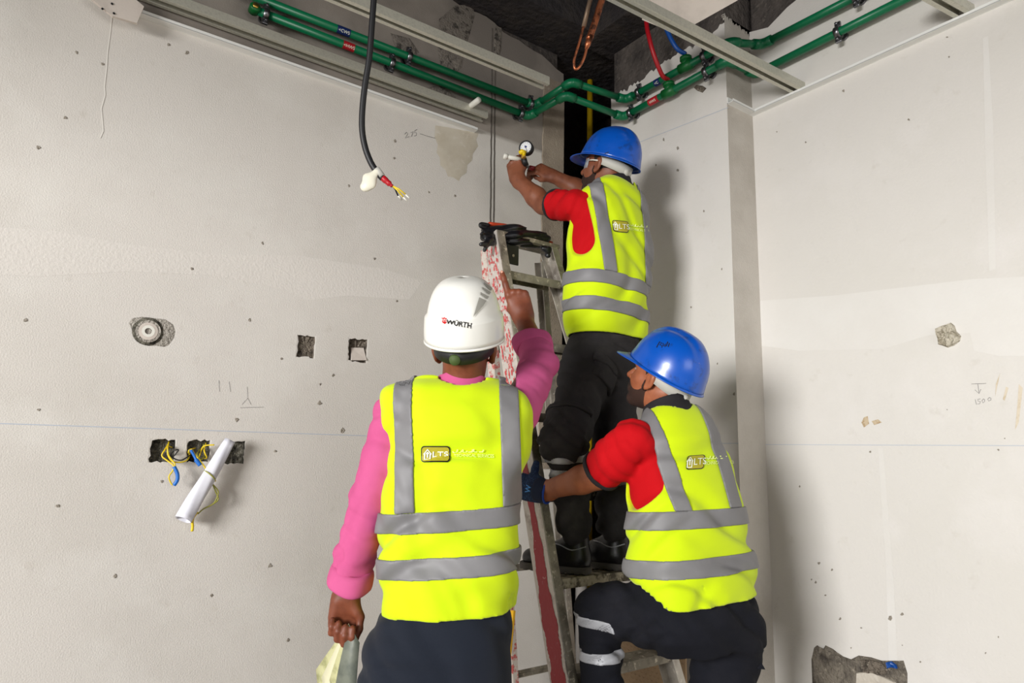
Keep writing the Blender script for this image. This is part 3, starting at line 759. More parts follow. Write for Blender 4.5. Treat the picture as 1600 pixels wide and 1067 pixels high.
def proj(P):
    c_ = CAMR.T @ (np.asarray(P) - CAMC); return 800 + FPX * c_[0] / c_[2], 533.5 - FPX * c_[1] / c_[2], c_[2]
M_stb = mat('navy_sticker', srgb(16, 40, 96), .5); M_str = mat('red_sticker', srgb(176, 24, 36), .5)
U0, D0 = pL(380, -12), pL(397, 15)
def text_mesh(s, size, bold=0.0):
    cu = bpy.data.curves.new('text', 'FONT'); cu.body = s; cu.size = size; cu.offset = bold * size; cu.align_x = 'CENTER'; cu.align_y = 'CENTER'
    o = bpy.data.objects.new('text', cu); COL.objects.link(o)
    dg = bpy.context.evaluated_depsgraph_get(); me = bpy.data.meshes.new_from_object(o.evaluated_get(dg))
    vs = [tuple(v.co) for v in me.vertices]; fs = [tuple(p.vertices) for p in me.polygons]
    bpy.data.objects.remove(o); bpy.data.curves.remove(cu); bpy.data.meshes.remove(me)
    return vs, fs
def flat_text(name, s, size, c, ex, ey, mtl, parent):
    vs, fs = text_mesh(s, size); c = np.asarray(c)
    return pyd(name, [c + np.asarray(ex) * v[0] + np.asarray(ey) * v[1] for v in vs], fs, mtl, parent)
for (a_, b_, x0_, x1_, mt_, pa, tx_) in ((U0, up_l, 526, 546, M_stb, P1, '<CWS'), (D0, lo_l, 535, 553, M_str, P2, '<HWS'), (up_c, upc2, 1024, 1033, M_stb, P1, '<C'), (lo_c, loc2, 1015, 1030, M_str, P2, 'HWS')):
    p_, q_ = along(a_, b_, x0_), along(a_, b_, x1_)
    st = sticker(p_, q_, RP + .0008, mt_, pa, '')
    d_ = nrm(q_ - p_); vw = nrm(CAMC - (p_ + q_) / 2); uy = nrm(np.cross(vw, d_)); nn = nrm(np.cross(d_, uy))
    flat_text('sticker_print', tx_, .018, (p_ + q_) / 2 + nn * (RP + .0016), d_, uy, M_logo_w, pa)
# tee fittings with hoses
def tee(seg, px, parent, tip, hose_pts, mtl, label):
    c = along(*seg, px); d = nrm(np.array(seg[1]) - np.array(seg[0])); t = nrm(np.array(tip))
    t = nrm(t - d * (t @ d))
    m_ = MB(); m_.tube([c - d * .036, c + d * .036], RP * 1.42, 16); m_.tube([c, c + t * .04], RP * 1.3, 16); m_.tube([c + t * .03, c + t * .046], RP * 1.62, 16)
    m_.build('tee_fitting', M_green2, parent, True)
    h = empty('braided_hose', c + t * .06, label, 'hose')
    m_ = MB(); m_.tube([c + t * .044, c + t * .066], .0075, 8); m_.build('brass_connector', M_brass, h, True)
    m_ = MB(); m_.tube(spline([c + t * .062] + hose_pts, 8), .0105, 12); m_.build('hose', mtl, h, True)
cR = along(lo_c, loc2, 1046)
tee((lo_c, loc2), 1046, P2, (-.1, 0, 1), [at(1035, 118, proj(cR)[2] - .03), at(1024, 92, proj(cR)[2] - .06), at(1015, 62, proj(cR)[2] - .06), at(1010, 34, proj(cR)[2] - .02), at(1012, 0, proj(cR)[2] + .05)], M_red, 'red flexible hose rising from the lower green pipe')
cB = along(up_c, upc2, 1072)
tee((up_c, upc2), 1072, P1, (-.05, 0, 1), [at(1058, 76, proj(cB)[2]), at(1046, 56, proj(cB)[2] + .01), at(1036, 30, proj(cB)[2] + .03), at(1030, 0, proj(cB)[2] + .05)], M_blue, 'blue flexible hose rising from the upper green pipe')
# pipe clamps
def clamp(a, b, px, wall_dir, which, label):
    c = along(a, b, px); d = nrm(np.array(b) - np.array(a)); wd = np.array(wall_dir, float)
    e = empty('pipe_clamp', c, label, 'pipe clamp', 'zinc pipe clamps')
    s = nrm(np.cross(d, wd)); ring = []
    m_ = MB()
    for k in range(17):
        th = 2 * math.pi * k / 16; ring.append(c + (wd * math.cos(th) + s * math.sin(th)) * (RP + .003))
    vs = []; fs = []
    for p in ring: vs += [p - d * .011, p + d * .011, p + nrm(p - c) * .005 + d * .011, p + nrm(p - c) * .005 - d * .011]
    for k in range(16):
        for j in range(4): fs.append((4 * k + j, 4 * k + (j + 1) % 4, 4 * k + 4 + (j + 1) % 4, 4 * k + 4 + j))
    m_.add(vs, fs); m_.build('band', M_chrome, e, True)
    su = s if s[2] > 0 else -s
    for sg in (1, -1):
        m_ = MB(); c2 = c + su * sg * (RP + .016); m_.box(c2, d, wd, su, .012, .006, .012); m_.tube([c2 - wd * .020, c2 + wd * .016], .0062, 8); m_.build('bolted_ear', M_chrome, e, bevel=.002)
    m_ = MB(); m_.tube([c + wd * RP, c + wd * .05], .0065, 8); m_.tube([c + wd * .038, c + wd * .05], .017, 10); m_.build('wall_stud', M_chrome, e)
Lw, Cw = (0, 1, 0), (1, 0, 0)
for (a_, b_, px, wd, lb) in ((D0, lo_l, 415, Lw, 'zinc clamp beside the open end of the lower green pipe'), (D0, lo_l, 612, Lw, 'zinc clamp on the lower green pipe below the free channel'),
                             (U0, up_l, 638, Lw, 'zinc clamp on the upper green pipe below the free channel'), (U0, up_l, 829, Lw, 'zinc clamp on the upper pipe where it bends off the left wall'),
                             (D0, lo_l, 813, Lw, 'zinc clamp on the lower pipe where it bends off the left wall'), (up_c, upc2, 999, Cw, 'zinc clamp on the upper pipe left of the red hose'),
                             (lo_c, loc2, 986, Cw, 'zinc clamp on the lower pipe just above the blue helmet'), (up_c, upc2, 1101, Cw, 'zinc clamp on the upper pipe right of the blue hose'),
                             (lo_c, loc2, 1104, Cw, 'zinc clamp on the lower pipe right of the red hose'), (lor0, pR(1450, -20), 1310, Cw, 'zinc clamp on the lower pipe along the right wall'),
                             (upr0, pR(1370, -22), 1338, Cw, 'zinc clamp on the upper pipe at the top edge right')):
    clamp(a_, b_, px, wd, 0, lb)

# yellow pipe, copper pipes in the shaft
yp = on(922, 120, 1, 2.78)
e = MB(); e.tube([(yp[0], yp[1], 0.0), (yp[0], yp[1], ZC)], .018, 14); tag(e.build('gas_pipe', M_yellow, smooth=True), 'yellow vertical pipe inside the dark shaft', 'pipe')
cp = empty('copper_pipe', at(905, 100, 2.5), 'looped pair of copper pipes hanging down in front of the dark shaft', 'copper pipe')
m_ = MB(); m_.tube(spline([at(950, -30, 2.5), at(938, 8, 2.5), at(928, 40, 2.5), at(920, 62, 2.5)], 6), [.0125] * 12 + [.0125] * 5 + [.011, .009][:2] if False else .0125, 12); m_.build('wide_tube', M_copper, cp, True)
m_ = MB(); m_.tube(spline([at(930, -30, 2.5), at(920, 8, 2.5), at(912, 40, 2.5), at(906, 64, 2.5), at(898, 90, 2.5), at(897, 102, 2.5), at(900, 108, 2.5), at(907, 102, 2.5), at(914, 86, 2.5), at(919, 62, 2.5)], 6), .0052, 10); m_.build('thin_tube', M_copper, cp, True)
m_ = MB(); m_.tube([at(923, 56, 2.5), at(918, 70, 2.5), at(916, 77, 2.5)], [.0135, .011, .0055], 12); m_.build('brazed_joint', M_copper, cp, True)
m_ = MB(); m_.tube([at(930, -30, 2.5), at(919, 12, 2.5), at(912, 42, 2.5)], .0085, 12); m_.build('second_tube', mat('dull_copper', srgb(126, 106, 88), .5, .6), cp, True)
# white conduit stub coming out of the left wall
m_ = MB(); c = px_l(727, 172); t_ = px_l(748, 156, .16); m_.tube([c + np.array([0, .02, 0]), t_], .0135, 14); tag(m_.build('conduit_stub', M_plastic, smooth=True), 'white plastic conduit stub sticking out below the green pipes', 'conduit')
# white pipe and dark board low in the shaft
m_ = MB(); c = on(908, 950, 1, 2.70); m_.tube([(c[0], 2.70, 0), (c[0], 2.70, .98)], .03, 14); tag(m_.build('drain_pipe', mat('grey_drain', srgb(170, 164, 158), .6), smooth=True), 'pale grey drain pipe standing low in the dark shaft', 'pipe')

# black cable hanging from above
dC = 2.25
cb = empty('hanging_cable', at(585, 0, dC), 'black power cable hanging from the ceiling with bare wire ends', 'cable')
pts = [at(587, -26, dC), at(584, 0, dC), at(581, 40, dC), at(577, 90, dC), at(570, 135, dC), at(566, 175, dC), at(566, 205, dC), at(571, 232, dC), at(580, 255, dC), at(590, 270, dC), at(598, 279, dC)]
m_ = MB(); m_.tube(spline(pts, 6), .0105, 12); m_.build('cable_jacket', M_black, cb, True)
m_ = MB(); m_.tube([at(588, 264, dC), at(597, 276, dC)], .0122, 12); m_.build('grey_tape', M_strapg, cb, True)
m_ = MB(); m_.tube(spline([at(598, 278, dC), at(606, 285, dC), at(613, 291, dC)], 5), [.011] * 4 + [.0095] * 4 + [.006] * 3, 10); m_.build('red_tape', M_red, cb, True)
for k, (q, mt_) in enumerate((((640, 308), M_wirey), ((636, 312), M_wirey), ((632, 308), M_wiregy), ((628, 310), M_black))):
    m_ = MB(); a_ = at(612 + .4 * k, 290, dC + .003 * k); b_ = at(q[0] - 6, q[1] - 4, dC + .006 * k); m_.tube([a_, lerp(a_, b_, .5) + np.array([0, 0, .004]), b_], .0026, 8); wire = m_.build('wire', mt_, cb, True)
    m_ = MB(); m_.tube([b_, at(q[0], q[1] + 2, dC + .01 * k)], .003, 8); m_.build('wire_connector', M_plastic, wire, True)
bagf = union(el(at(577, 283, dC - .01), (.018, .010, .030), [nrm(RGT * .8 + UP * .6), FWD, nrm(UP * .8 - RGT * .6)]), (rc(at(589, 267, dC - .005), at(571, 292, dC - .01), .012, .017, (FWD, 1.6)), .02))
sdf('plastic_tag', folded(bagf, ((60, 30, 90), .006, 1.2, 1.0)), at(577, 283, dC) - .07, at(577, 283, dC) + .07, .0035, mat('milky_plastic', srgb(226, 222, 204), .35), cb)

# wires out of the left-hand recesses, and the rolled drawing tied among them
def wires(name, label, pls, off):
    e = empty(name, px_l(*pls[0][0][0]), label, 'wires')
    for (pp, mt_, nm, r_) in pls:
        m_ = MB(); n = len(pp); pts = [px_l(p[0], p[1], (p[2] if len(p) > 2 else off)) for p in pp]
        m_.tube(spline(pts, 6), r_, 8); m_.build(nm, mt_, e, True)
    return e
wires('wire_loop', 'loop of yellow wires with blue tape hanging from the leftmost recess',
      [([(265, 690, -.02), (258, 702), (253, 712, .02), (262, 720, .03), (271, 727, .04), (270, 735, .04), (264, 745, .04), (268, 756, .04), (272, 757, .04)], M_wirey, 'yellow_wire', .0026),
       ([(264, 690, -.02), (262, 702, .02), (263, 712, .03), (270, 721, .03), (283, 722, .03), (293, 718, .02), (297, 708, -.005)], M_wirey, 'yellow_wire', .0026),
       ([(269, 699, -.01), (262, 698, .02), (264, 712, .03), (273, 724, .04), (273, 730, .04)], M_wirey, 'yellow_wire', .0026),
       ([(266, 712, .0), (272, 704, .03), (279, 703, .03), (273, 711, .03), (270, 715, .02), (283, 719, .03), (297, 711, .01)], M_black, 'black_wire', .0022),
       ([(272, 729, .04), (277, 740, .045), (277, 750, .045), (272, 758, .04)], M_wireb, 'blue_tape', .0065)], .015)
wires('wire_bundle', 'coil of yellow wires with blue tape in the middle recess',
      [([(310, 718, -.02), (316, 700, .02), (322, 696, .03), (335, 695, .04)], M_wirey, 'yellow_wire', .0026),
       ([(318, 694, -.02), (320, 710, .01), (314, 718, .02), (308, 710, .02), (312, 702, .0)], M_wiregy, 'yellow_wire', .0026),
       ([(322, 692, -.02), (319, 704, .02), (323, 715, .02), (316, 716, .01)], M_wirey, 'yellow_wire', .0026),
       ([(305, 700, -.01), (296, 703, .03), (295, 708, .02), (299, 702, .03), (306, 712, .04), (316, 724, .05), (324, 736, .05), (337, 752, .05)], M_wirey, 'yellow_wire', .0026),
       ([(298, 703, .035), (304, 713, .04), (308, 722, .045)], M_wireb, 'blue_tape', .005), ([(306, 718, .045), (313, 727, .05)], M_wireb, 'blue_tape', .0075)], .015)
# rolled paper
ra, rb = px_l(360, 688, .05), px_l(286, 812, .055)
rp = empty('rolled_paper', rb, 'rolled white paper sheet tied with wire in front of the recesses', 'paper roll')
ax = nrm(ra - rb); s1 = nrm(np.cross(ax, (0, 1, 0))); s2 = np.cross(ax, s1); L_ = np.linalg.norm(ra - rb)
vs = []; fs = []; NT, NL = 84, 16
for i in range(NL + 1):
    t = i / NL
    for k in range(NT + 1):
        th = k / NT * 2 * math.pi * 2.3
        flare = .0195 + .0095 * (1 - t) ** 1.2 - .0022 * k / NT * 2.3
        rr = flare + .0012 * math.sin(5 * th + 9 * t)
        sq = 1.0 + .12 * math.sin(3 * t)
        vs.append(rb + ax * (L_ * t + .006 * math.sin(th) * (1 if i in (0,) else 0)) + s1 * math.cos(th) * rr * sq + s2 * math.sin(th) * rr * .85)
for i in range(NL):
    for k in range(NT): fs.append((i * (NT + 1) + k, i * (NT + 1) + k + 1, (i + 1) * (NT + 1) + k + 1, (i + 1) * (NT + 1) + k))
o = pyd('paper_sheet', vs, fs, M_paper, rp, True); md = o.modifiers.new('thick', 'SOLIDIFY'); md.thickness = .0006
m_ = MB(); cm = lerp(rb, ra, .55); m_.tube([cm + (s1 * math.cos(t) + s2 * math.sin(t)) * .0235 + ax * .006 * math.cos(t) for t in np.linspace(0, 2 * math.pi, 25)], .0024, 8, False); m_.build('tie_wire', M_wiregy, rp, True)
for dx in (0, 4):
    m_ = MB(); m_.tube(spline([px_l(332, 756, .05), px_l(337 + dx, 768, .05), px_l(341 - dx * .8, 780, .05), px_l(332, 788, .05), px_l(318, 795, .045), px_l(309, 803, .045)], 6), .0024, 8); m_.build('tie_wire', M_wiregy, rp, True)
m_ = MB(); m_.tube(spline([px_l(309, 800, .045), px_l(301, 812, .05), px_l(301, 822, .05), px_l(300, 830, .05)], 4), [.003] * 4 + [.005] * 8 + [.005], 8); m_.build('yellow_wire_end', M_wirey, rp, True)

# ================================================================== LADDER
lad = empty('step_ladder', (1.75, 2.05, 0), 'paint-splashed aluminium step ladder standing in the corner', 'ladder')
def fy(z): return 1.80 + .25 * (z - .58)
def fxl(z): return 1.514 - .046 * (z - .58) / 1.37
def fxr(z): return 2.005 - .226 * (z - .58) / 1.37
ZTOP = 2.15
def stile(pa, pb, wx, dy, mtl, name='stile', lip=True):
    """C-section rail between two points: web faces sideways, flanges front and back"""
    pa = np.array(pa, float); pb = np.array(pb, float); d = nrm(pb - pa); L_ = np.linalg.norm(pb - pa) / 2; c = (pa + pb) / 2
    x = nrm(np.array([1, 0, 0]) - d * d[0]); y = nrm(np.cross(d, x)); y = y if y[1] > 0 else -y
    m_ = MB(); m_.box(c - y * dy / 2, x, y, d, wx / 2, .0022, L_)
    m_.box(c + x * lip * wx / 2, x, y, d, .0022, dy / 2, L_); m_.box(c + y * dy / 2, x, y, d, wx / 2, .0022, L_)
    return m_.build(name, mtl, lad, bevel=.001)
def stile_front(xf, sgn, mtl_hi, mtl_lo):
    lo = np.array([xf(0), fy(0), 0]); hi = np.array([xf(ZTOP), fy(ZTOP), ZTOP])
    mid = lerp(lo, hi, .70)
    return lo, mid, hi
lo, mid, hi = stile_front(fxl, -1, None, None)
stile(lo, hi, .034, .095, M_alud, lip=-1)
lo2 = np.array([fxr(0), fy(0), 0]); hi2 = np.array([fxr(ZTOP), fy(ZTOP), ZTOP])
stile(lo2, hi2, .034, .075, M_alu, lip=1)
# worn pale front face of the left stile, streaked with red paint
d = nrm(hi - lo); x = nrm(np.array([1, 0, 0]) - d * d[0]); y = np.cross(d, x); y = y if y[1] > 0 else -y
m_ = MB(); c = (lo + hi) / 2 - x * .0205; m_.box(c, x, y, d, .0018, .0475, np.linalg.norm(hi - lo) / 2); sf = m_.build('stile_face', mat('stile_pale_paint', srgb(196, 188, 180), .5, .25, noise=[(26, srgb(160, 148, 140), .5, .66), (60, srgb(214, 206, 200), .56, .7)], bump=(60, .3, .004)), lad)
rs2 = random.Random(8); Ls = np.linalg.norm(hi - lo)
def streak(z0, z1, wf, mtl):
    n = int((z1 - z0) * Ls / .006); vs = []; fs = []
    for k in range(n + 1):
        t = z0 + (z1 - z0) * k / n; w_ = wf(t) * (1 + .10 * math.sin(61 * t) + .08 * math.sin(171 * t + 1) + rs2.uniform(-.05, .05)); cx = .003 * math.sin(37 * t); p = lerp(lo, hi, t) - x * .0232
        vs += [p + y * (cx - w_), p + y * (cx + w_)]
        if k: fs.append((2 * k - 2, 2 * k - 1, 2 * k + 1, 2 * k))
    return pyd('red_paint_streak', vs, fs, mtl, sf)
M_redp = mat('worn_red_paint', srgb(152, 18, 30), .45, noise=[(55, srgb(200, 150, 146), .64, .72)], bump=(70, .3, .004))
streak(.0, .36, lambda t: .036, M_redp); streak(.36, .47, lambda t: .036 - .018 * (t - .36) / .11, M_redp); streak(.47, .62, lambda t: .017, M_redp)
for k in range(280):
    t = .60 + .39 * rs2.random() ** .9; px_ = rs2.uniform(-.036, .036); n = 7; r_ = rs2.uniform(.002, .0068); st = rs2.uniform(1.2, 3.2)
    p = lerp(lo, hi, t) - x * (.0232 + .0002 * (k % 5)) + y * px_
    pts_ = [p + y * max(-.046 - px_, min(.046 - px_, r_ * rs2.uniform(.5, 1.1) * math.cos(2 * math.pi * j / n))) + d * r_ * st * rs2.uniform(.5, 1.1) * math.sin(2 * math.pi * j / n) for j in range(n)]
    if k == 0: sp_ = MB()
    sp_.add(pts_, [tuple(range(n))])
tag(sp_.build('red_paint_splatter', mat('pinkish_red_paint', srgb(184, 64, 66), .5, noise=(80, srgb(206, 150, 144), .48, .62)), sf), kind='stuff')
# pale worn edge strips on the painted stile
for sy in (-.0475,):
    sx = -.0195
    m_ = MB(); d = nrm(hi - lo); x = nrm(np.array([1, 0, 0]) - d * d[0]); y = np.cross(d, x); y = y if y[1] > 0 else -y
    a_, b_ = lo + x * sx + y * sy, hi + x * sx + y * sy
    m_.box((a_ + b_) / 2, x, y, d, .0025, .0025, np.linalg.norm(b_ - a_) / 2); m_.build('worn_edge', M_alu, lad)
for k in range(1, 8):
    z = .285 * k
    xa, xb = fxl(z) + .018, fxr(z) - .018; yy = fy(z)
    m_ = MB(); m_.abox((xa, yy - .035, z - .004), (xb, yy + .045, z)); m_.abox((xa, yy - .037, z - .034), (xb, yy - .033, z)); m_.abox((xa, yy + .043, z - .028), (xb, yy + .046, z))
    m_.build('step', M_alud if k != 3 else mat('step_mortar_caked', srgb(176, 167, 146), .8, .2, noise=[(22, srgb(92, 86, 72), .45, .56), (50, srgb(206, 196, 176), .58, .68)], bump=(60, .5, .008)), lad, bevel=.001)
    for sx in (xa - .002, xb + .002):
        m_ = MB(); m_.tube([(sx - .0, yy - .0405, z - .02), (sx, yy - .036, z - .02)], .006, 10); m_.build('rivet', M_alud, lad)
# rear frame
rl0, rl1 = np.array([1.815, 2.44, 0]), np.array([1.455, 2.235, 2.10])
rr0, rr1 = np.array([2.14, 2.44, 0]), np.array([1.735, 2.235, 2.10])
stile(rl0, rl1, .028, .045, mat('rear_rail_red', srgb(186, 92, 88), .55, .1, noise=[(40, srgb(200, 192, 182), .42, .5), (90, srgb(150, 40, 44), .62, .7)]), 'rear_stile', lip=-1)
stile(rr0, rr1, .028, .045, M_alu, 'rear_stile', lip=1)
for z in (.36, .80, 1.25, 1.70):
    t = z / 2.10; a_, b_ = lerp(rl0, rl1, t), lerp(rr0, rr1, t); m_ = MB()
    m_.box((a_ + b_) / 2, np.array([1, 0, 0]), np.array([0, 1, 0]), UP, (b_ - a_)[0] / 2, .004, .014)
    for dz in (-.008, 0, .008): m_.box((a_ + b_) / 2 + np.array([0, -.005, dz]), np.array([1, 0, 0]), np.array([0, 1, 0]), UP, (b_ - a_)[0] / 2, .0015, .002)
    m_.build('rear_crossbar', M_alud, lad)
m_ = MB(); m_.abox((1.462, 2.15, 2.148), (1.775, 2.265, 2.166)); m_.build('top_cap', M_alud, lad, bevel=.003)
for (x0_, z_) in ((fxl(1.2), 1.2), (fxr(1.2), 1.2)):
    t = z_ / 2.1; rp_ = lerp(rl0, rl1, t) if x0_ < 1.7 else lerp(rr0, rr1, t)
    m_ = MB(); a_, b_ = np.array([x0_, fy(z_) + .04, z_]), rp_; d = nrm(b_ - a_); m_.box((a_ + b_) / 2, d, np.cross(UP, d), UP, np.linalg.norm(b_ - a_) / 2, .002, .01); m_.build('spreader_bar', M_alud, lad)
m_ = MB(); c = on(801, 398, 1, 2.17); m_.box(c, np.array([1, 0, 0]), np.array([0, 1, 0]), UP, .030, .003, .042); m_.build('hinge_plate', mat('dark_hinge_plate', srgb(46, 48, 44), .6, .3), lad, bevel=.004)
m_ = MB(); m_.tube([c + np.array([.0, -.006, -.005]), c + np.array([0, 0, -.005])], .006, 10); m_.build('rivet', M_alu, lad)
for (x_, z_) in ((fxl(2.02) - .012, 2.02), (fxl(1.9) - .01, 1.93), (fxr(1.88) + .002, 1.8), (fxr(1.5), 1.5)):
    m_ = MB(); m_.tube([(x_, fy(z_) - .044, z_), (x_, fy(z_) - .036, z_)], .006, 10); m_.build('rivet', M_black, lad)
# black plastic sheeting and tools lying on top of the ladder
tA, tB = on(760, 352, 1, 2.2), on(857, 381, 1, 2.2)
bagf = union(rc(on(764, 366, 1, 2.2), on(800, 368, 1, 2.18), .036, .044), (rc(on(800, 368, 1, 2.18), on(848, 378, 1, 2.18), .044, .032), .02), (rc(on(846, 378, 1, 2.18), on(857, 398, 1, 2.16), .016, .010), .02),
             (rc(on(764, 372, 1, 2.17), on(753, 366, 1, 2.15), .024, .010), .015), (rc(on(768, 378, 1, 2.15), on(752, 381, 1, 2.13), .018, .006), .012), (rc(on(760, 382, 1, 2.14), on(757, 391, 1, 2.14), .010, .004), .01))
pb = sdf('plastic_sheet', folded(bagf, ((22, 50, 70), .018, 2.4, .4), ((-36, 60, 110), .012, 2.8, 2.0), ((70, 90, -130), .007, 3.0, 1.0)), np.minimum(tA, tB) - .16, np.maximum(tA, tB) + .14, .004, M_plasticbag, None, 0)
tag(pb, 'crumpled dusty black plastic sheet draped over the ladder top', 'plastic sheet')
pl = empty('pliers', on(800, 358, 1, 2.2), 'pliers with orange handles lying on the ladder top', 'pliers')
m_ = MB(); m_.tube(spline([on(764, 352, 1, 2.2), on(752, 350, 1, 2.2), on(752, 354, 1, 2.2), on(764, 357, 1, 2.2)], 5), .008, 10); m_.build('jaw', M_black, pl, True)
m_ = MB(); m_.tube(spline([on(764, 350, 1, 2.21), on(790, 353, 1, 2.21), on(800, 358, 1, 2.21)], 5), .009, 10); m_.build('handle', M_orange, pl, True)
m_ = MB(); m_.tube(spline([on(828, 368, 1, 2.21), on(848, 376, 1, 2.21), on(862, 380, 1, 2.21)], 5), .009, 10); m_.build('handle', M_orange, pl, True)
# spirit level standing behind the first worker, cardboard behind the ladder
m_ = MB(); a_, b_ = on(797, 985, 1, 2.30), on(787, 1085, 1, 2.26); d = nrm(a_ - b_); x = nrm(np.array([1, 0, 0]) - d * d[0]); y = np.cross(d, x)
m_.box((a_ + b_) / 2 - d * .05, x, y, d, .006, .018, .24); sl = m_.build('spirit_level', mat('yellow_level', srgb(232, 176, 16), .4), bevel=.002)
tag(sl, 'yellow spirit level leaning against the rear ladder leg', 'spirit level')
# cardboard sheet leaning on the column: corrugated rows in relief
ca, cb_ = on(985, 985, 0, XC - .10), on(1068, 975, 0, XC - .10)
cd = empty('cardboard_sheet', (XC - .1, ca[1], 0), 'brown dimpled cardboard sheet leaning on the wall behind the ladder', 'cardboard')
p0, p1 = np.array([XC - .05, on(980, 990, 0, XC - .05)[1], 0]), np.array([XC - .05, on(1070, 990, 0, XC - .05)[1], 0])
ztopc = on(1068, 975, 0, XC - .05)[2]
m_ = MB(); m_.add([p0 + [-.12, 0.05, 0], p1 + [-.12, -.10, 0], p1 + [0, 0, ztopc], p0 + [0, 0, ztopc - .0], p0 + [-.11, .05, 0], p1 + [-.11, -.10, 0], p1 + [.01, 0, ztopc], p0 + [.01, 0, ztopc]],
                  [(0, 1, 2, 3), (7, 6, 5, 4), (0, 4, 5, 1), (1, 5, 6, 2), (2, 6, 7, 3), (3, 7, 4, 0)]); m_.build('sheet', M_card, cd)
m_ = MB()
A0, A1, B1, B0 = p0 + [-.12, 0.05, 0], p1 + [-.12, -.10, 0], p1 + [0, 0, ztopc], p0 + [0, 0, ztopc]
for i in range(34):
    for j in range(16):
        u, v = (j + .5 + .5 * (i % 2)) / 16.6, (i + .5) / 34
        c = lerp(lerp(A0, A1, u), lerp(B0, B1, u), v); n_ = nrm(np.cross(A1 - A0, B0 - A0)); n_ = n_ if n_[0] < 0 else -n_
        e1_, e2_ = nrm(A1 - A0) * .011, nrm(B0 - A0) * .006
        m_.add([c - e1_, c - e2_, c + e1_, c + e2_, c + n_ * .004], [(0, 1, 4), (1, 2, 4), (2, 3, 4), (3, 0, 4)])
tag(m_.build('dimples', M_card, cd), kind='stuff')

# ================================================================== PEOPLE
def frame(yaw, pitch, roll=0):
    """right, forward, up axes for someone turned yaw degrees to the left of straight away, looking up by pitch"""
    fh = facing(yaw); a = math.radians(pitch)
    f = fh * math.cos(a) + UP * math.sin(a); r = np.cross(fh, UP); u = np.cross(r, f)
    b = math.radians(roll)
    return r * math.cos(b) + u * math.sin(b), f, u * math.cos(b) - r * math.sin(b)
def fpt(o, fr, x, y, z): return np.asarray(o) + fr[0] * x + fr[1] * y + fr[2] * z
def head_parts(o, fr):
    g = lambda x, y, z: fpt(o, fr, x, y, z)
    F = [(el(g(0, -.012, .045), (.074, .094, .086), fr), .01), (el(g(0, .034, -.012), (.060, .062, .082), fr), .03),
         (rc(g(0, .012, -.055), g(0, .066, -.088), .047, .023), .03), (rc(g(-.045, .045, -.012), g(-.03, .07, -.02), .019, .016), .02), (rc(g(.045, .045, -.012), g(.03, .07, -.02), .019, .016), .02),
         (rc(g(-.034, .080, .034), g(.034, .080, .034), .012, .012), .015),
         (rc(g(0, .088, .024), g(0, .117, -.018), .008, .0125), .010), (rc(g(-.013, .101, -.023), g(.013, .101, -.023), .0085, .0085), .008),
         (rc(g(-.019, .088, -.051), g(.019, .088, -.051), .0072, .0072), .006), (rc(g(-.015, .088, -.061), g(.015, .088, -.061), .0078, .0078), .006),
         (el(g(0, .079, -.091), (.017, .014, .013), fr), .012)]
    for s in (-1, 1):
        er = [nrm(fr[0] + fr[1] * .3 * s), nrm(fr[1] - fr[0] * .3 * s), fr[2]]
        F.append((el(g(s * .079, -.010, .002), (.008, .021, .033), er), .006)); F.append((el(g(s * .083, -.018, .010), (.010, .013, .022), er), .004))
        F.append((el(g(s * .077, .000, -.026), (.008, .010, .011), er), .006))
    body = union(*F)
    subs = [el(g(s * .033, .098, .013), (.016, .016, .010), fr) for s in (-1, 1)] + [el(g(s * .093, -.006, .002), (.010, .009, .015), fr) for s in (-1, 1)]
    skull = union(*F[:3]); out = cut(body, *subs, k=.008); out.skull = skull
    return out
def hand(w, d, n, s, curls, thumb, k=1.0):
    """palm, four jointed fingers, thumb; d to the fingertips, n out of the palm, s to the thumb side"""
    d = nrm(d); n = nrm(np.asarray(n) - d * (np.asarray(n) @ d)); s = np.asarray(s, float); s = nrm(s - d * (s @ d) - n * (s @ n)); w = np.asarray(w, float)
    P = lambda a, b, c: w + (d * a + s * b + n * c) * k
    fl = (n, 1.55)
    out = []
    kn = [(.090, .028, 0), (.094, .009, -.002), (.089, -.010, -.001), (.080, -.028, .002)]
    L = [(.042, .025, .020), (.046, .029, .021), (.042, .026, .020), (.034, .020, .018)]
    R = [.0124, .0114, .0106, .0094]
    out.append((rc(P(-.02, 0, 0), P(.03, 0, 0), .029 * k, .034 * k, fl), .02))
    for (a, b, c), r in zip(kn, R): out.append((rc(P(.01, b * .6, 0), P(a, b, c), .022 * k, .0145 * k, fl), .012))
    out.append((rc(P(.018, .016, .008), P(.045, .034, .014), .018 * k, .015 * k), .012))
    out.append((rc(P(.02, -.022, .008), P(.06, -.028, .006), .015 * k, .012 * k), .012))
    tips = []
    for i in range(4):
        p = P(*kn[i]); a = 0; r = R[i] * k; out.append((rc(p - n * .003 * k, p - n * .003 * k + d * .002, .0118 * k, .0118 * k), .005))
        cu = curls[i] if isinstance(curls[0], (list, tuple)) else curls
        for j in range(3):
            a += math.radians(cu[j]); q = p + (d * math.cos(a) + n * math.sin(a)) * L[i][j] * k
            out.append((rc(p, q, r * (1.06 if j == 0 else 1), r * .92), .0045)); p = q; r *= .92
        tips.append((p, d * math.cos(a) + n * math.sin(a), -d * math.sin(a) * -1 * -1 if False else (n * math.cos(a) - d * math.sin(a))))
    tp = [P(.028, .026, .008)] + [P(*t) for t in thumb]; r = .0125 * k
    for j in range(len(tp) - 1): out.append((rc(tp[j], tp[j + 1], r, r * .88), .007)); r *= .88
    return union(*out), tips
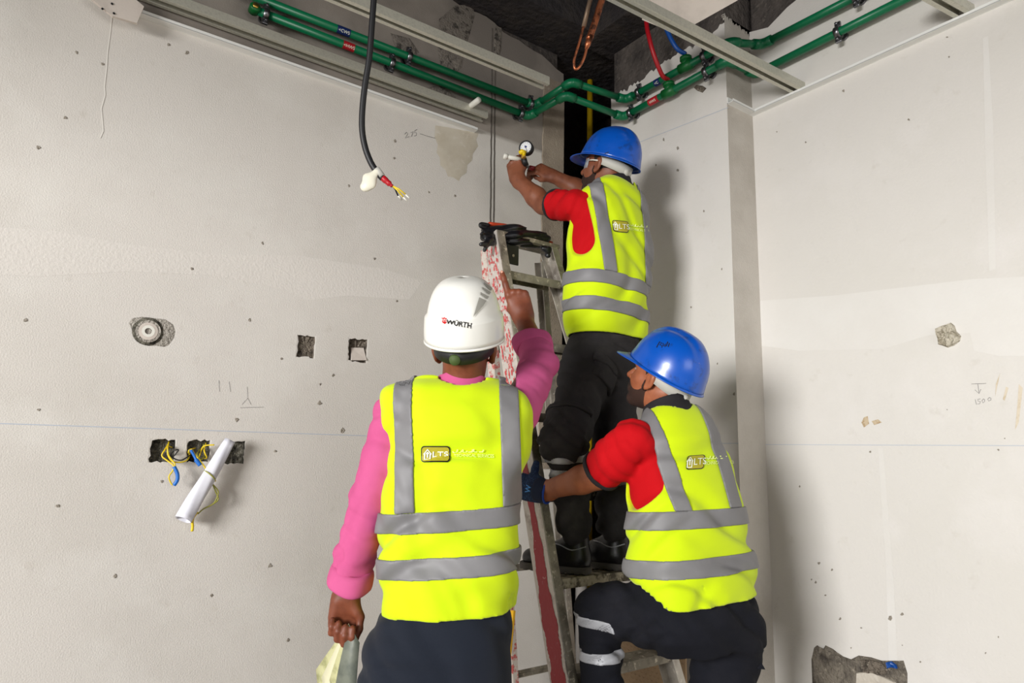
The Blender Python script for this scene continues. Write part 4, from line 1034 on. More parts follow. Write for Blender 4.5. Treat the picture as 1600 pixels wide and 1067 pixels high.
def arm(sh, elb, wr, r0=.050, r1=.041, r2=.028, fw=None):
    m_ = lerp(elb, wr, .28)
    return [(rc(sh, elb, r0, r1), .02), (rc(elb, m_, r1, r1 * 1.02), .02), (rc(m_, wr, r1 * 1.02, r2), .02)]
def px_rows(o, fr, rows, theta, q):
    t = math.radians(theta); out = []
    for row in rows:
        y, xl, xr, dep = row[:4]; c = at((xl + xr) / 2, y, dep) - o
        hw = (xr - xl) / 2 * dep / FPX; a = hw / math.sqrt(math.cos(t) ** 2 + (q * math.sin(t)) ** 2)
        out.append((float(c @ fr[2]), float(c @ fr[0]), float(c @ fr[1]), a, row[4] if len(row) > 4 else q * a))
    return out
def band(o, n, half_w):
    """a slab of space between two parallel planes"""
    o = np.asarray(o, f32); n = np.asarray(nrm(n), f32)
    return lambda P: np.abs((P - o) @ n) - f32(half_w)
def decal(name, vs, fs, target, mtl, parent, off=.002, cuts=0):
    """flat print laid on the surface of a garment or helmet; vs are picture positions, found on the surface along the line of sight"""
    bm = bmesh.new(); bv = [bm.verts.new((v[0], v[1], 0)) for v in vs]
    for f_ in fs:
        try: bm.faces.new([bv[i] for i in f_])
        except ValueError: pass
    if cuts:
        bmesh.ops.triangulate(bm, faces=bm.faces); bmesh.ops.subdivide_edges(bm, edges=bm.edges, cuts=cuts, use_grid_fill=True)
    tree = target
    keep_ = []
    for v in bm.verts:
        d = Vector(ray(v.co.x, v.co.y)).normalized(); loc, nr, _, _ = tree.ray_cast(Vector(CAMC), d)
        if loc is None: keep_.append(v); continue
        if nr.dot(d) > 0: nr = -nr
        v.co = loc + nr * off
    bmesh.ops.delete(bm, geom=keep_, context='VERTS')
    me = bpy.data.meshes.new(name); bm.to_mesh(me); bm.free()
    return link(name, me, mtl, parent)
def tree_of(o):
    me = o.data; return BVHTree.FromPolygons([v.co.copy() for v in me.vertices], [tuple(p.vertices) for p in me.polygons])
def px_text(s, size, c, ex, ey, bold=0.0):
    """text laid out with picture axes ex (along the line) and ey (up the letters)"""
    vs, fs = text_mesh(s, size, bold); return [(c[0] + ex[0] * v[0] + ey[0] * v[1], c[1] + ex[1] * v[0] + ey[1] * v[1]) for v in vs], fs
def px_stroke(pts, wid):
    vs = []; fs = []
    for i, p in enumerate(pts):
        a = np.array(pts[max(i - 1, 0)], float); b = np.array(pts[min(i + 1, len(pts) - 1)], float); t = nrm(b - a); n = np.array([-t[1], t[0]]) * wid / 2
        vs += [tuple(np.array(p) + n), tuple(np.array(p) - n)]
    return vs, [(2 * i, 2 * i + 1, 2 * i + 3, 2 * i + 2) for i in range(len(pts) - 1)]
def px_rrect(c, ex, ey, hw, hh, rad, n=5):
    pts = []
    for (sx, sy, a0) in ((1, 1, 0), (-1, 1, 90), (-1, -1, 180), (1, -1, 270)):
        for k in range(n + 1):
            a = math.radians(a0 + 90 * k / n); u = sx * (hw - rad) + rad * math.cos(a); v = sy * (hh - rad) + rad * math.sin(a)
            pts.append((c[0] + ex[0] * u + ey[0] * v, c[1] + ex[1] * u + ey[1] * v))
    return [tuple(c)] + pts, [(0, 1 + i, 1 + (i + 1) % len(pts)) for i in range(len(pts))]
def badge(vest, c, ex, ey, W_, H_):
    """the printed vest badge: dark outline, olive field, house with arrow, letters; pale line of text beside it"""
    T = tree_of(vest)
    decal('badge_outline', *px_rrect(c, ex, ey, W_ / 2, H_ / 2, H_ * .2), T, M_logo_k, vest, .0030, 2)
    decal('badge_field', *px_rrect(c, ex, ey, W_ / 2 - H_ * .06, H_ / 2 - H_ * .06, H_ * .16), T, M_logo_o, vest, .0040, 2)
    k = H_
    pt = lambda u, v: (c[0] + ex[0] * u + ey[0] * v, c[1] + ex[1] * u + ey[1] * v)
    w_ = k * .075
    for st in ([(-.66, .02), (-.44, .32), (-.22, .02)], [(-.60, .05), (-.60, -.34), (-.28, -.34), (-.28, .05)], [(-.44, -.2), (-.44, .12)], [(-.52, .05), (-.44, .16), (-.36, .05)]):
        decal('badge_house', *px_stroke([pt(a * k, b * k) for a, b in st], w_), T, M_logo_w, vest, .0062)
    vs, fs = px_text('LTS', k * .60, pt(.28 * k, -.03 * k), ex, ey); decal('badge_letters', vs, fs, T, M_logo_w, vest, .0062)
    tw = W_ * .82
    vs, fs = px_text('TECHNICAL SERVICES', k * .30, pt(W_ / 2 + tw, -.16 * k), (ex[0] * .78, ex[1] * .78), ey); decal('vest_text', vs, fs, T, M_logo_p, vest, .0055)
    for st in ([(.0, .0), (.1, -.1), (.3, -.06), (.34, .12)], [(.42, -.08), (.6, -.08), (.62, .06)], [(.7, .12), (.72, -.08), (.95, -.08), (1.0, .02)], [(1.08, -.08), (1.35, -.06), (1.38, .1)], [(1.45, .12), (1.46, -.08), (1.7, -.08)], [(1.8, -.08), (2.05, -.07), (2.1, .08)]):
        decal('vest_script', *px_stroke([pt(W_ / 2 + .14 * k + a * k * W_ / H_ * .5, .2 * k + b * k) for a, b in st], k * .07), T, M_logo_p, vest, .0062)

def helmet(o, fr, kind, mtl, parent, a=.112, b=.137, H_=.137, z0=.030, y0=-.006):
    NT, NR = 72, 22; vs = []; fs = []
    def surf(t, th):
        ph = t * math.pi / 2; R_ = max(math.cos(ph), 0) ** (.80 if kind == 'blue' else .62); z = math.sin(ph) ** (.92 if kind == 'blue' else .84) * H_
        x, y = a * R_ * math.cos(th), b * R_ * math.sin(th)
        if kind == 'blue':
            cr = max(0, 1 - (abs(x) / .030) ** 4) * min(1, max(0, (t - .22) / .2)) * (.3 + .7 * min(1, max(0, (y + .11) / .06)))
            z += .0075 * cr * math.sin(ph); y *= 1 + .03 * cr * math.cos(ph)
            g = max(0, 1 - ((abs(x) - .040) / .010) ** 2) if abs(abs(x) - .040) < .010 else 0
            z -= .0022 * g * min(1, max(0, (t - .3) / .2))
            if t < .12: s_ = 1 + .035 * (1 - t / .12); x *= s_; y *= s_
        else:
            s_ = 1.0
            if t < .205: s_ = 1.06
            elif t < .24: s_ = 1.06 - .06 * (t - .205) / .035
            x *= s_; y *= s_
        return x, y + y0, z + z0
    ts = [0, .03, .06, .10, .14, .165, .172, .20, .205, .24] + list(np.linspace(.29, 1, 16))
    for t in ts:
        for k in range(NT): vs.append(fpt(o, fr, *surf(min(t, .9999), 2 * math.pi * k / NT)))
    for i in range(len(ts) - 1):
        for k in range(NT): k2 = (k + 1) % NT; fs.append((i * NT + k, i * NT + k2, (i + 1) * NT + k2, (i + 1) * NT + k))
    h = pyd('helmet', vs, fs, mtl, parent, True)
    md = h.modifiers.new('thick', 'SOLIDIFY'); md.thickness = .003; md.offset = -1
    # brim: runs all round, long peak in front
    vs = []; fs = []
    prof = [(0, .002), (.25, .0005), (.6, -.001), (1, -.002), (1.0, -.005), (.5, -.0045), (0, -.003)]
    for k in range(NT):
        th = 2 * math.pi * k / NT; x, y, z = surf(0, th); sn = math.sin(th); wd = (.004 if kind == 'blue' else .0015) + (.048 if kind == 'blue' else .03) * max(0, sn) ** 3.2
        nx, ny = math.cos(th) / a, math.sin(th) / b; q = math.hypot(nx, ny); nx, ny = nx / q, ny / q
        for (p_, dz) in prof: vs.append(fpt(o, fr, x + nx * wd * p_, y + ny * wd * p_, z + dz - p_ * wd * .34))
    n = len(prof)
    for k in range(NT):
        k2 = (k + 1) % NT
        for j in range(n): fs.append((k * n + j, k * n + (j + 1) % n, k2 * n + (j + 1) % n, k2 * n + j))
    br = pyd('brim', vs, fs, mtl, h, True); fix(br.data)
    # headband inside and its nape adjuster
    vs = []; fs = []
    for k in range(49):
        th = math.pi * (1.0 + k / 48) if False else math.radians(186 + 168 * k / 48)
        for zz_ in (z0 - .030, z0 + .012): vs.append(fpt(o, fr, .083 * math.cos(th), y0 + .107 * math.sin(th), zz_ - .018 * max(0, -math.sin(th))))
        if k: fs.append((2 * k - 2, 2 * k - 1, 2 * k + 1, 2 * k))
    hb = pyd('headband', vs, fs, M_strapg if kind == 'blue' else M_black, h, True); md = hb.modifiers.new('t', 'SOLIDIFY'); md.thickness = .004
    m_ = MB(); c = fpt(o, fr, -.012, y0 - .104, z0 - .034); m_.tube([c, c + fr[1] * -.012], [.017, .014], 16); m_.build('nape_knob', M_strapg if kind == 'blue' else M_strapgr, h, True)
    return h
def nape_hair(o, fr, hf, parent, mtl, low=-.05):
    """short hair: a thin layer over the skull behind the ears and above the nape"""
    g = lambda x, y, z: fpt(o, fr, x, y, z)
    f = keep(shell(hf.skull, .004, .006), half(g(0, .022, .02), fr[1] + fr[2] * -.25), half(g(0, 0, low), -fr[2] + fr[1] * -.25), *[(lambda s_: lambda P: -el(g(s_ * .078, .004, -.012), (.02, .020, .036), fr)(P))(s_) for s_ in (-1, 1)])
    return sdf('hair', f, np.asarray(o) - .15, np.asarray(o) + .15, .004, mtl, parent, 1)

def clip_in(f, fo, hem, n, m):
    """keeps an inner garment inside the outer one above its hem"""
    hp = half(hem, n)
    return lambda P: np.maximum(f(P), np.where(hp(P) < 0, fo(P) + f32(m), f32(-1)))
def hollow(f, fo, hem, u):
    """opens the garment from below: a thin wall for the last hand's breadth above the hem"""
    hp = half(hem + np.asarray(u) * .07, u)
    return lambda P: np.maximum(f(P), -np.maximum(fo(P) + f32(.010), hp(P)))
def sleeve(pts, rads):
    return union(*[(rc(pts[i], pts[i + 1], rads[i], rads[i + 1]), .02) for i in range(len(pts) - 1)])

# ------------------------------------------------------------------ worker with the white helmet
def worker_white():
    P = empty('person', (0.95, 1.6, 0), 'person in white helmet and pink shirt pointing upward, seen from behind', 'person')
    fr = frame(0, 0); o = at(708, 800, 1.84)
    rows = [(594, 655, 775, 1.905, .045), (600, 618, 808, 1.90, .075), (612, 602, 822, 1.90, .10), (640, 599, 830, 1.89, .118), (690, 604, 832, 1.88, .128), (715, 607, 829, 1.872, .13), (745, 609, 812, 1.865, .13), (785, 600, 809, 1.85, .128),
            (840, 596, 809, 1.835, .126), (900, 594, 808, 1.815, .13), (960, 592, 804, 1.80, .132), (985, 592, 804, 1.79, .132)]
    tor = Loft(o, *fr, px_rows(o, fr, rows, 0, .6), 2.6)
    sL, eL, wL = at(622, 650, 1.90), at(578, 783, 1.86), at(541, 928, 1.84)
    sR, eR, wR = at(806, 640, 1.93), at(843, 568, 2.12), at(818, 497, 2.27)
    hfr = frame(-4, 24); ho = at(727, 549, 1.90)
    hd = head_parts(ho, hfr)
    nb = at(722, 605, 1.90)
    hl, _ = hand(wL, nrm(at(536, 985, 1.83) - wL), -FWD + RGT * .15, RGT, [[52, 88, 50], [58, 92, 50], [64, 92, 50], [68, 92, 50]], [(.056, .044, .014), (.086, .044, .022), (.114, .036, .026)])
    hr, tips = hand(wR, nrm(at(806, 455, 2.28) - wR), FWD, -RGT, [[6, 6, 4], [82, 98, 60], [84, 98, 60], [84, 96, 60]], [(.05, .034, .030), (.07, .018, .044), (.085, -.004, .046)], .98)
    body = union(hd, (rc(fpt(ho, hfr, 0, -.030, -.03), nb, .056, .060), .03), (keep(tor.grown(-.045), half(at(700, 860, 1.8), -UP)), .03), *arm(sL, eL, wL), *arm(sR, eR, wR), (hl, .02), (hr, .02))
    lo, hi = bounds([wL, wR, sR, sL, ho, at(797, 410, 2.28)], .20)
    sdf('body', body, lo, hi, .004, M_skin1, P, 1)
    # fingernail of the pointing finger
    tp, td, tn = tips[0]
    sdf('fingernail', el(tp - tn * .0075 + td * .001, (.0055, .0075, .002), [nrm(np.cross(td, tn)), td, tn]), tp - .02, tp + .02, .0015, M_nail, P)
    nape_hair(ho, hfr, hd, P, M_hair, -.062)
    hem = at(700, 953, 1.80); hn = -UP + RGT * .05
    VF = [((9, 6, 26), .016, 1.5, .3), ((-20, 14, 24), .014, 1.6, 1.4), ((26, -18, 12), .010, 1.2, 2.6), ((40, -30, 60), .004, 1.6, 5.0)]
    ft = folded(tor, *VF)
    # shirt: body, sleeves with rolled cuffs, collar
    cufL = [lerp(eL, wL, .62), lerp(eL, wL, .86)]
    shL = sleeve([sL + UP * .005, lerp(sL, eL, .5), eL, cufL[0], cufL[1]], [.070, .060, .056, .053, .054])
    cutR = lerp(eR, wR, .45)
    shR = sleeve([sR, lerp(sR, eR, .5), eR, cutR], [.072, .063, .057, .052])
    dL = nrm(wL - eL); dR = nrm(wR - eR)
    slv = folded(union((shL, .03), (shR, .03)), ((40, 20, 90), .009, 1.6, .7), ((-60, 80, 40), .007, 1.6, 2.2), ((25, 90, -80), .005, 1.6, 4.0))
    slv = cut(slv, lambda p: np.maximum(half(lerp(eL, wL, .86), -dL)(p), rc(lerp(eL, wL, .7), wL + dL * .05, .12, .12)(p)),
              lambda p: np.maximum(half(cutR, -dR)(p), rc(lerp(eR, wR, .3), wR + dR * .05, .12, .12)(p)), k=.004)
    inner = keep(lambda P_: ft(P_) + f32(.013), half(at(700, 880, 1.80), -UP))
    back = half(tor.world(0, -.02, 0), -fr[1])       # the sleeves stay outside the vest's back panel
    shirt = union(inner, (slv, .02))
    shirt = (lambda s_: lambda P_: np.maximum(s_(P_), np.where((np.abs(tor.local(P_)[:, 0]) < .165), ft(P_) + f32(.013), f32(-1))))(shirt)
    b0, b1 = bounds([sL, eL, wL, sR, eR, cutR, at(700, 590, 1.9), at(700, 970, 1.8)], .17)
    S = sdf('shirt', shirt, b0, b1, .006, M_pink, P)
    # rolled cuffs: flared double rings open at the end
    def cuff(c, d, r_in, r_out, L_, tilt):
        x = nrm(np.cross(d, tilt)); y = np.cross(d, x); vs = []; fs = []; n = 40
        prof = [(r_in * .92, -L_ * .5), (r_in * 1.02, -L_ * .9), (r_out * .97, -L_ * .6), (r_out, 0), (r_out * 1.03, L_ * .7), (r_out * 1.0, L_), (r_in * 1.05, L_ * .96), (r_in * .97, L_ * .4)]
        for k in range(n):
            th = 2 * math.pi * k / n; w_ = 1 + .07 * math.sin(2 * th + 1) + .03 * math.sin(5 * th)
            for (r_, z) in prof: vs.append(c + (x * math.cos(th) + y * math.sin(th)) * r_ * w_ + d * (z + .010 * math.sin(th + .8) + .003 * math.sin(3 * th)))
        m_ = len(prof)
        for k in range(n):
            k2 = (k + 1) % n
            for j in range(m_ - 1): fs.append((k * m_ + j, k * m_ + j + 1, k2 * m_ + j + 1, k2 * m_ + j))
        o_ = pyd('rolled_cuff', vs, fs, M_pink, S, True); md = o_.modifiers.new('t', 'SOLIDIFY'); md.thickness = .003; o_.modifiers.new('s', 'SUBSURF').render_levels = 1
    cuff(lerp(eL, wL, .80), dL, .050, .062, .030, UP + RGT * .3)
    cuff(lerp(eR, wR, .36), dR, .048, .058, .026, FWD)
    col = shell(rc(nb + UP * .012 + FWD * .0, nb - UP * .03, .070, .082), .004, .004)
    col = keep(col, half(nb + UP * .022, UP + FWD * .25), half(nb - UP * .05, -UP))
    sdf('collar', col, nb - .13, nb + .13, .004, M_pink, S)
    # vest
    v = tor
    vest = cut(keep(ft, half(hem, -UP + RGT * .05)), rc(nb + UP * .15, nb + UP * .004 - FWD * .012, .078, .074), k=.006)
    vest = hollow(vest, ft, hem, UP)
    b0, b1 = bounds([at(590, 580, 1.9), at(840, 580, 1.9), at(590, 990, 1.78), at(810, 990, 1.78)], .17)
    VE = sdf('safety_vest', vest, b0, b1, .0055, M_neon, P)
    loc = lambda x, z: tor.world(x, 0, z)
    tape = keep(shell(ft, .0058, .003), grow(vest, .0058))
    zb1 = tor.local(np.array([at(700, 815, 1.72)], f32))[0, 2]; zb2 = tor.local(np.array([at(700, 888, 1.70)], f32))[0, 2]
    tilt = UP - RGT * .085
    T1 = keep(tape, band(tor.world(0, 0, zb1), tilt, .0265)); T2 = keep(tape, band(tor.world(0, 0, zb2), tilt, .0265))
    sdf('reflective_band', T1, b0, b1, .0035, M_refl, VE, 1); sdf('reflective_band', T2, b0, b1, .0035, M_refl, VE, 1)
    above = half(tor.world(0, 0, zb1) + nrm(tilt) * .026, -tilt)
    for (pa, pb) in ((at(628, 610, 1.80), at(632, 790, 1.74)), (at(795, 610, 1.80), at(800, 740, 1.74)),):
        nn = nrm(np.cross(pb - pa, FWD)); sdf('reflective_brace', keep(tape, band(pa, nn, .0265), above, half(o + FWD * .09, FWD)), b0, b1, .0035, M_refl, VE, 1)
    badge(VE, (681, 709.5), (1, .0), (0, -1), 45, 27)
    # trousers
    pel = Loft(o, *fr, px_rows(o, fr, [(905, 608, 790, 1.805, .105), (945, 602, 794, 1.80, .112), (972, 588, 798, 1.795, .126), (1010, 574, 799, 1.79, .14), (1060, 566, 798, 1.785, .135), (1090, 566, 798, 1.78, .125)], 0, .6), 2.4)
    lg = [(rc(at(632, 1040, 1.785), at(626, 1190, 1.745), .108, .085), .03), (rc(at(626, 1190, 1.745), at(624, 1560, 1.66), .085, .07), .02),
          (rc(at(742, 1040, 1.785), at(746, 1190, 1.745), .102, .085), .03), (rc(at(746, 1190, 1.745), at(752, 1560, 1.66), .085, .07), .02)]
    tr = folded(union(pel, *lg), ((34, -24, 20), .010, 1.4, 1.0), ((14, 10, -44), .006, 1.8, 2.0), ((60, -50, 40), .005, 1.6, 4.0))
    tr = clip_in(tr, ft, hem, hn, .016)
    b0, b1 = bounds([at(560, 920, 1.8), at(810, 920, 1.8), at(620, 1480, 1.68), at(752, 1480, 1.68)], .18)
    sdf('trousers', tr, b0, b1, .008, M_navy, P)
    # shoes rest on the floor
    for px in (624, 752):
        c = at(px, 1480, 1.68); c[2] = 0
        sh = keep(union(rc(c + UP * .05 - FWD * .06, c + UP * .04 + FWD * .15, .05, .045, (RGT, 1.05)), (rc(c + UP * .12, c + UP * .05, .05, .05), .03)), half(c, -UP))
        sdf('shoe', sh, c - .26, c + .28, .008, M_shoe, P)
    # helmet and its print
    H_ = helmet(ho, hfr, 'white', M_helw, P, .106, .130, .172, .042)
    T = tree_of(H_)
    vs, fs = px_text('WÜRTH', 10.6, (717.5, 506.5), (1.0, .17), (.17, -1.0), .018); decal('helmet_lettering', vs, fs, T, M_logo_k, H_, .0022)
    for st in ([(691, 496.5), (693, 498.2), (694.7, 496), (696.4, 498.5), (698.2, 497)], [(691.2, 500.4), (698, 501.0)], [(691.6, 502.4), (693.2, 505), (694.8, 502.6), (696.2, 505.3), (697.6, 502.9)]):
        decal('helmet_emblem', *px_stroke(st, 2.0), T, M_logo_r, H_, .0022)
    decal('helmet_emblem', [(692, 503), (697.5, 503.5), (694.8, 507)], [(0, 1, 2)], T, M_logo_r, H_, .0011)
    M_vent = mat('vent_shadow', srgb(150, 148, 140), .6)
    for tri in ([(755.5, 442), (768, 451), (766, 455), (756, 445.5)], [(752.5, 449), (766, 457), (763.5, 461), (753, 452.5)], [(750, 457), (763, 464), (760, 468), (750, 461)], [(748, 465), (759, 470), (754, 478), (739, 495)]):
        decal('vent_slot', tri, [(0, 1, 2, 3)], T, M_vent, H_, .003, 3)
    decal('side_slot', [(783, 500), (788, 493), (788.5, 497), (784, 505)], [(0, 1, 2, 3)], T, M_logo_k, H_, .0012)
    return wL, hl
wL1, hl1 = worker_white()

# booklet held in the lowered hand
bk = empty('booklet', at(548, 985, 1.80), 'open grey-green booklet held in the lowered hand of the pink-shirted worker', 'booklet')
sp = at(548, 972, 1.81)
def page(pts, mtl, nm):
    """a curved sheet from the pinched top edge down to its free edge"""
    vs = []; fs = []; n = 10
    for i in range(n + 1):
        t = i / n
        a_ = lerp(pts[0], pts[2], t) + FWD * -.014 * math.sin(math.pi * t); b_ = lerp(pts[1], pts[3], t) + FWD * -.014 * math.sin(math.pi * t)
        vs += [a_, b_]
        if i: fs.append((2 * i - 2, 2 * i - 1, 2 * i + 1, 2 * i))
    o_ = pyd(nm, vs, fs, mtl, bk, True); md = o_.modifiers.new('t', 'SOLIDIFY'); md.thickness = .0009
M_pg = mat('booklet_page', srgb(188, 186, 140), .7, noise=(30, srgb(150, 150, 104), .45, .65)); M_cv = mat('booklet_cover', srgb(112, 116, 104), .5, noise=(18, srgb(84, 90, 82), .4, .65))
page([at(545, 974, 1.815), at(550, 982, 1.80), at(494, 1046, 1.86), at(500, 1110, 1.86)], M_pg, 'page')
page([at(545, 974, 1.808), at(551, 984, 1.797), at(503, 1058, 1.84), at(512, 1116, 1.84)], mat('booklet_page_pale', srgb(206, 202, 170), .7), 'page')
page([at(545, 975, 1.80), at(552, 986, 1.79), at(515, 1062, 1.82), at(530, 1120, 1.82)], M_pg, 'page')
page([at(546, 976, 1.79), at(562, 1004, 1.775), at(524, 1072, 1.79), at(556, 1130, 1.78)], M_cv, 'cover')

# ------------------------------------------------------------------ shared: polo worker
def polo_worker(label, loc, S):
    """S carries the joints and rows of one worker in blue helmet, red polo and neon vest"""
    P = empty('person', loc, label, 'person')
    fr = S['fr']; o = S['o']; th = S['theta']; tor = Loft(o, *fr, px_rows(o, fr, S['rows'], th, S['q']), 2.5)
    u = fr[2]; hfr, ho, nb = S['hfr'], S['ho'], S['nb']
    hd = head_parts(ho, hfr); skin = S['skin']
    hands = []; armf = []; pts = []
    for A in S['arms']:
        hf, tips = hand(*A['hand']); hands.append(hf); armf += arm(A['s'], A['e'], A['w'], *A.get('r', (.050, .043, .029))); pts += [A['s'], A['e'], A['w']]
    legs = []
    for L_ in S['legs']: pass
    body = union(hd, (rc(fpt(ho, hfr, 0, -.028, -.035), nb, .054, .058), .03), (keep(tor.grown(-.04), half(S['hem'][0][0] + u * .12, -u)), .03), *armf, *[(h, .02) for h in hands])
    lo, hi = bounds(pts + [ho, nb], .19)
    sdf('body', body, lo, hi, .004, skin, P, 1)
    nape_hair(ho, hfr, hd, P, M_hair, -.045)
    g = lambda x, y, z: fpt(ho, hfr, x, y, z)
    bd = keep(shell(hd, .0032, .004), (lambda q_: lambda P_: q_(P_) + .003 * np.sin(P_ @ np.array([300., 210., 160.], f32)))(half(g(0, 0, -.004), hfr[2] + hfr[1] * .30)), half(g(0, .005, 0), -hfr[1] + hfr[2] * .15), *[(lambda s_: lambda P_: -el(g(s_ * .058, .058, -.018), (.040, .044, .034), hfr)(P_))(s_) for s_ in (-1, 1)], lambda P_: -el(g(0, .10, -.010), (.05, .05, .024), hfr)(P_), half(g(0, 0, -.118), -hfr[2] * 1), lambda p: -el(g(0, .10, -.056), (.022, .03, .011), hfr)(p))
    sb = keep(shell(hd.skull, .003, .004), half(g(0, .026, 0), hfr[1]), half(g(0, .008, 0), -hfr[1]), half(g(0, 0, .03), hfr[2]), half(g(0, 0, -.03), -hfr[2]))
    ms = keep(shell(hd, .0035, .004), half(g(0, 0, -.036), hfr[2]), half(g(0, 0, -.046), -hfr[2]), half(g(0, .075, 0), -hfr[1]), half(g(.03, 0, 0), hfr[0]), half(g(-.03, 0, 0), -hfr[0]))
    sdf('beard', union((bd, .004), (ms, .004)), ho - .16, ho + .16, .003, M_beard, P, 1)
    for s_ in (-1, 1):
        sdf('eye', el(g(s_ * .033, .076, .013), (.012, .011, .006), hfr), g(s_ * .033, .083, .013) - .02, g(s_ * .033, .083, .013) + .02, .002, M_eye, P)
        sdf('eyebrow', rc(g(s_ * .015, .093, .034), g(s_ * .048, .078, .036), .0045, .003), g(s_ * .03, .085, .035) - .03, g(s_ * .03, .085, .035) + .03, .002, M_hair, P)
    # polo shirt
    ft = folded(tor, *S['vfold']); S['ft'] = ft; S['tor'] = tor
    slv = union(*[(sleeve([A['s']] + A['sl'][0], A['sl'][1]), .03) for A in S['arms']])
    slv = folded(slv, ((60, 40, 80), .006, 1.8, .5), ((-70, 60, 60), .006, 1.8, 1.9), ((30, -90, 90), .004, 1.8, 3.1))
    for A in S['arms']:
        c_, d_ = A['sl'][0][-1], nrm(A['sl'][0][-1] - A['sl'][0][-2] if len(A['sl'][0]) > 1 else A['sl'][0][-1] - A['s'])
        slv = cut(slv, (lambda c_, d_: lambda p: np.maximum(half(c_, -d_)(p), rc(c_, c_ + d_ * .12, .10, .10)(p)))(c_, d_), k=.004)
    inner = keep(lambda P_: ft(P_) + f32(.013), half(S['hem'][0][0] + u * .085, -u))
    shirt = cut(union(inner, (slv, .03)), rc(nb + u * .14, nb + u * .0, .075, .066), k=.01)
    lx = -float(np.interp(0, tor.zz, tor.T[:, 2])) * .35
    shirt = (lambda s_: lambda P_: np.maximum(s_(P_), np.where(tor.local(P_)[:, 0] > lx, ft(P_) + f32(.013), f32(-1))))(shirt)
    cp = [tor.world(0, 0, z) for z in (tor.z0, tor.z1)]
    b0, b1 = bounds(cp + [A['s'] for A in S['arms']] + [A['sl'][0][-1] for A in S['arms']], .22)
    SH = sdf('polo_shirt', shirt, b0, b1, .006, M_redshirt, P)
    for A in S['arms']:
        c_ = A['sl'][0][-1]; d_ = nrm(c_ - (A['sl'][0][-2] if len(A['sl'][0]) > 1 else A['s'])); r_ = A['sl'][1][-1]
        tr = keep(shell(rc(c_ - d_ * .05, c_ + d_ * .05, r_, r_), .005, .004), band(c_ - d_ * .002, d_, .008))
        sdf('sleeve_trim', tr, c_ - .1, c_ + .1, .0035, M_trim, SH)
    colr = keep(shell(union(rc(nb + u * .03, nb - u * .035, .066, .090)), .006, .005), half(nb + u * .034, u + fr[1] * .25), half(nb - u * .045, -u))
    sdf('collar', colr, nb - .14, nb + .14, .004, M_trim, SH)
    # vest
    vest = ft
    for h_ in S['hem']: vest = (lambda a_, b_: lambda P_: -smin(-a_(P_), -b_(P_), f32(.03)))(vest, half(*h_)) if h_ is not S['hem'][0] else keep(vest, half(*h_))
    vest = cut(vest, rc(nb + u * .15, nb + u * .0, .085, .078), *S['armholes'], k=.008)
    vest = hollow(vest, ft, S['hem'][0][0], u)
    b0, b1 = bounds(cp, .34)
    VE = sdf('safety_vest', vest, b0, b1, .0055, M_neon, P)
    tape = keep(shell(ft, .0058, .003), grow(vest, .0058))
    for (c_, n_, hw) in S['bands']: sdf('reflective_band', keep(tape, band(c_, n_, hw)), b0, b1, .0035, M_refl, VE, 1)
    c_, n_, hw = S['bands'][0]
    for (pa, pb, side) in S['braces']:
        nn = nrm(np.cross(pb - pa, side)); sdf('reflective_brace', keep(tape, band(pa, nn, hw), half(c_ + nrm(n_) * hw * .98, -np.asarray(n_)), half(o + fr[1] * .10, fr[1])), b0, b1, .0035, M_refl, VE, 1)
    badge(VE, *S['badge'])
    H_ = helmet(ho, S.get('helfr', hfr), 'blue', M_helb, P, H_=.148, z0=.034)
    return P, VE, H_, hands, hd
def trousers(P, f, pts, mtl, seed, S):
    f = folded(f, ((35, 25, 40), .009, 1.5, seed), ((-25, 40, 55), .009, 1.6, seed + 1.5), ((60, -40, 80), .005, 1.8, seed + 3))
    for h_ in S['hem'][:1]: f = clip_in(f, S['ft'], h_[0], h_[1], .016)
    b0, b1 = bounds(pts, .17)
    T_ = sdf('trousers', f, b0, b1, .006, mtl, P)
    return T_, f
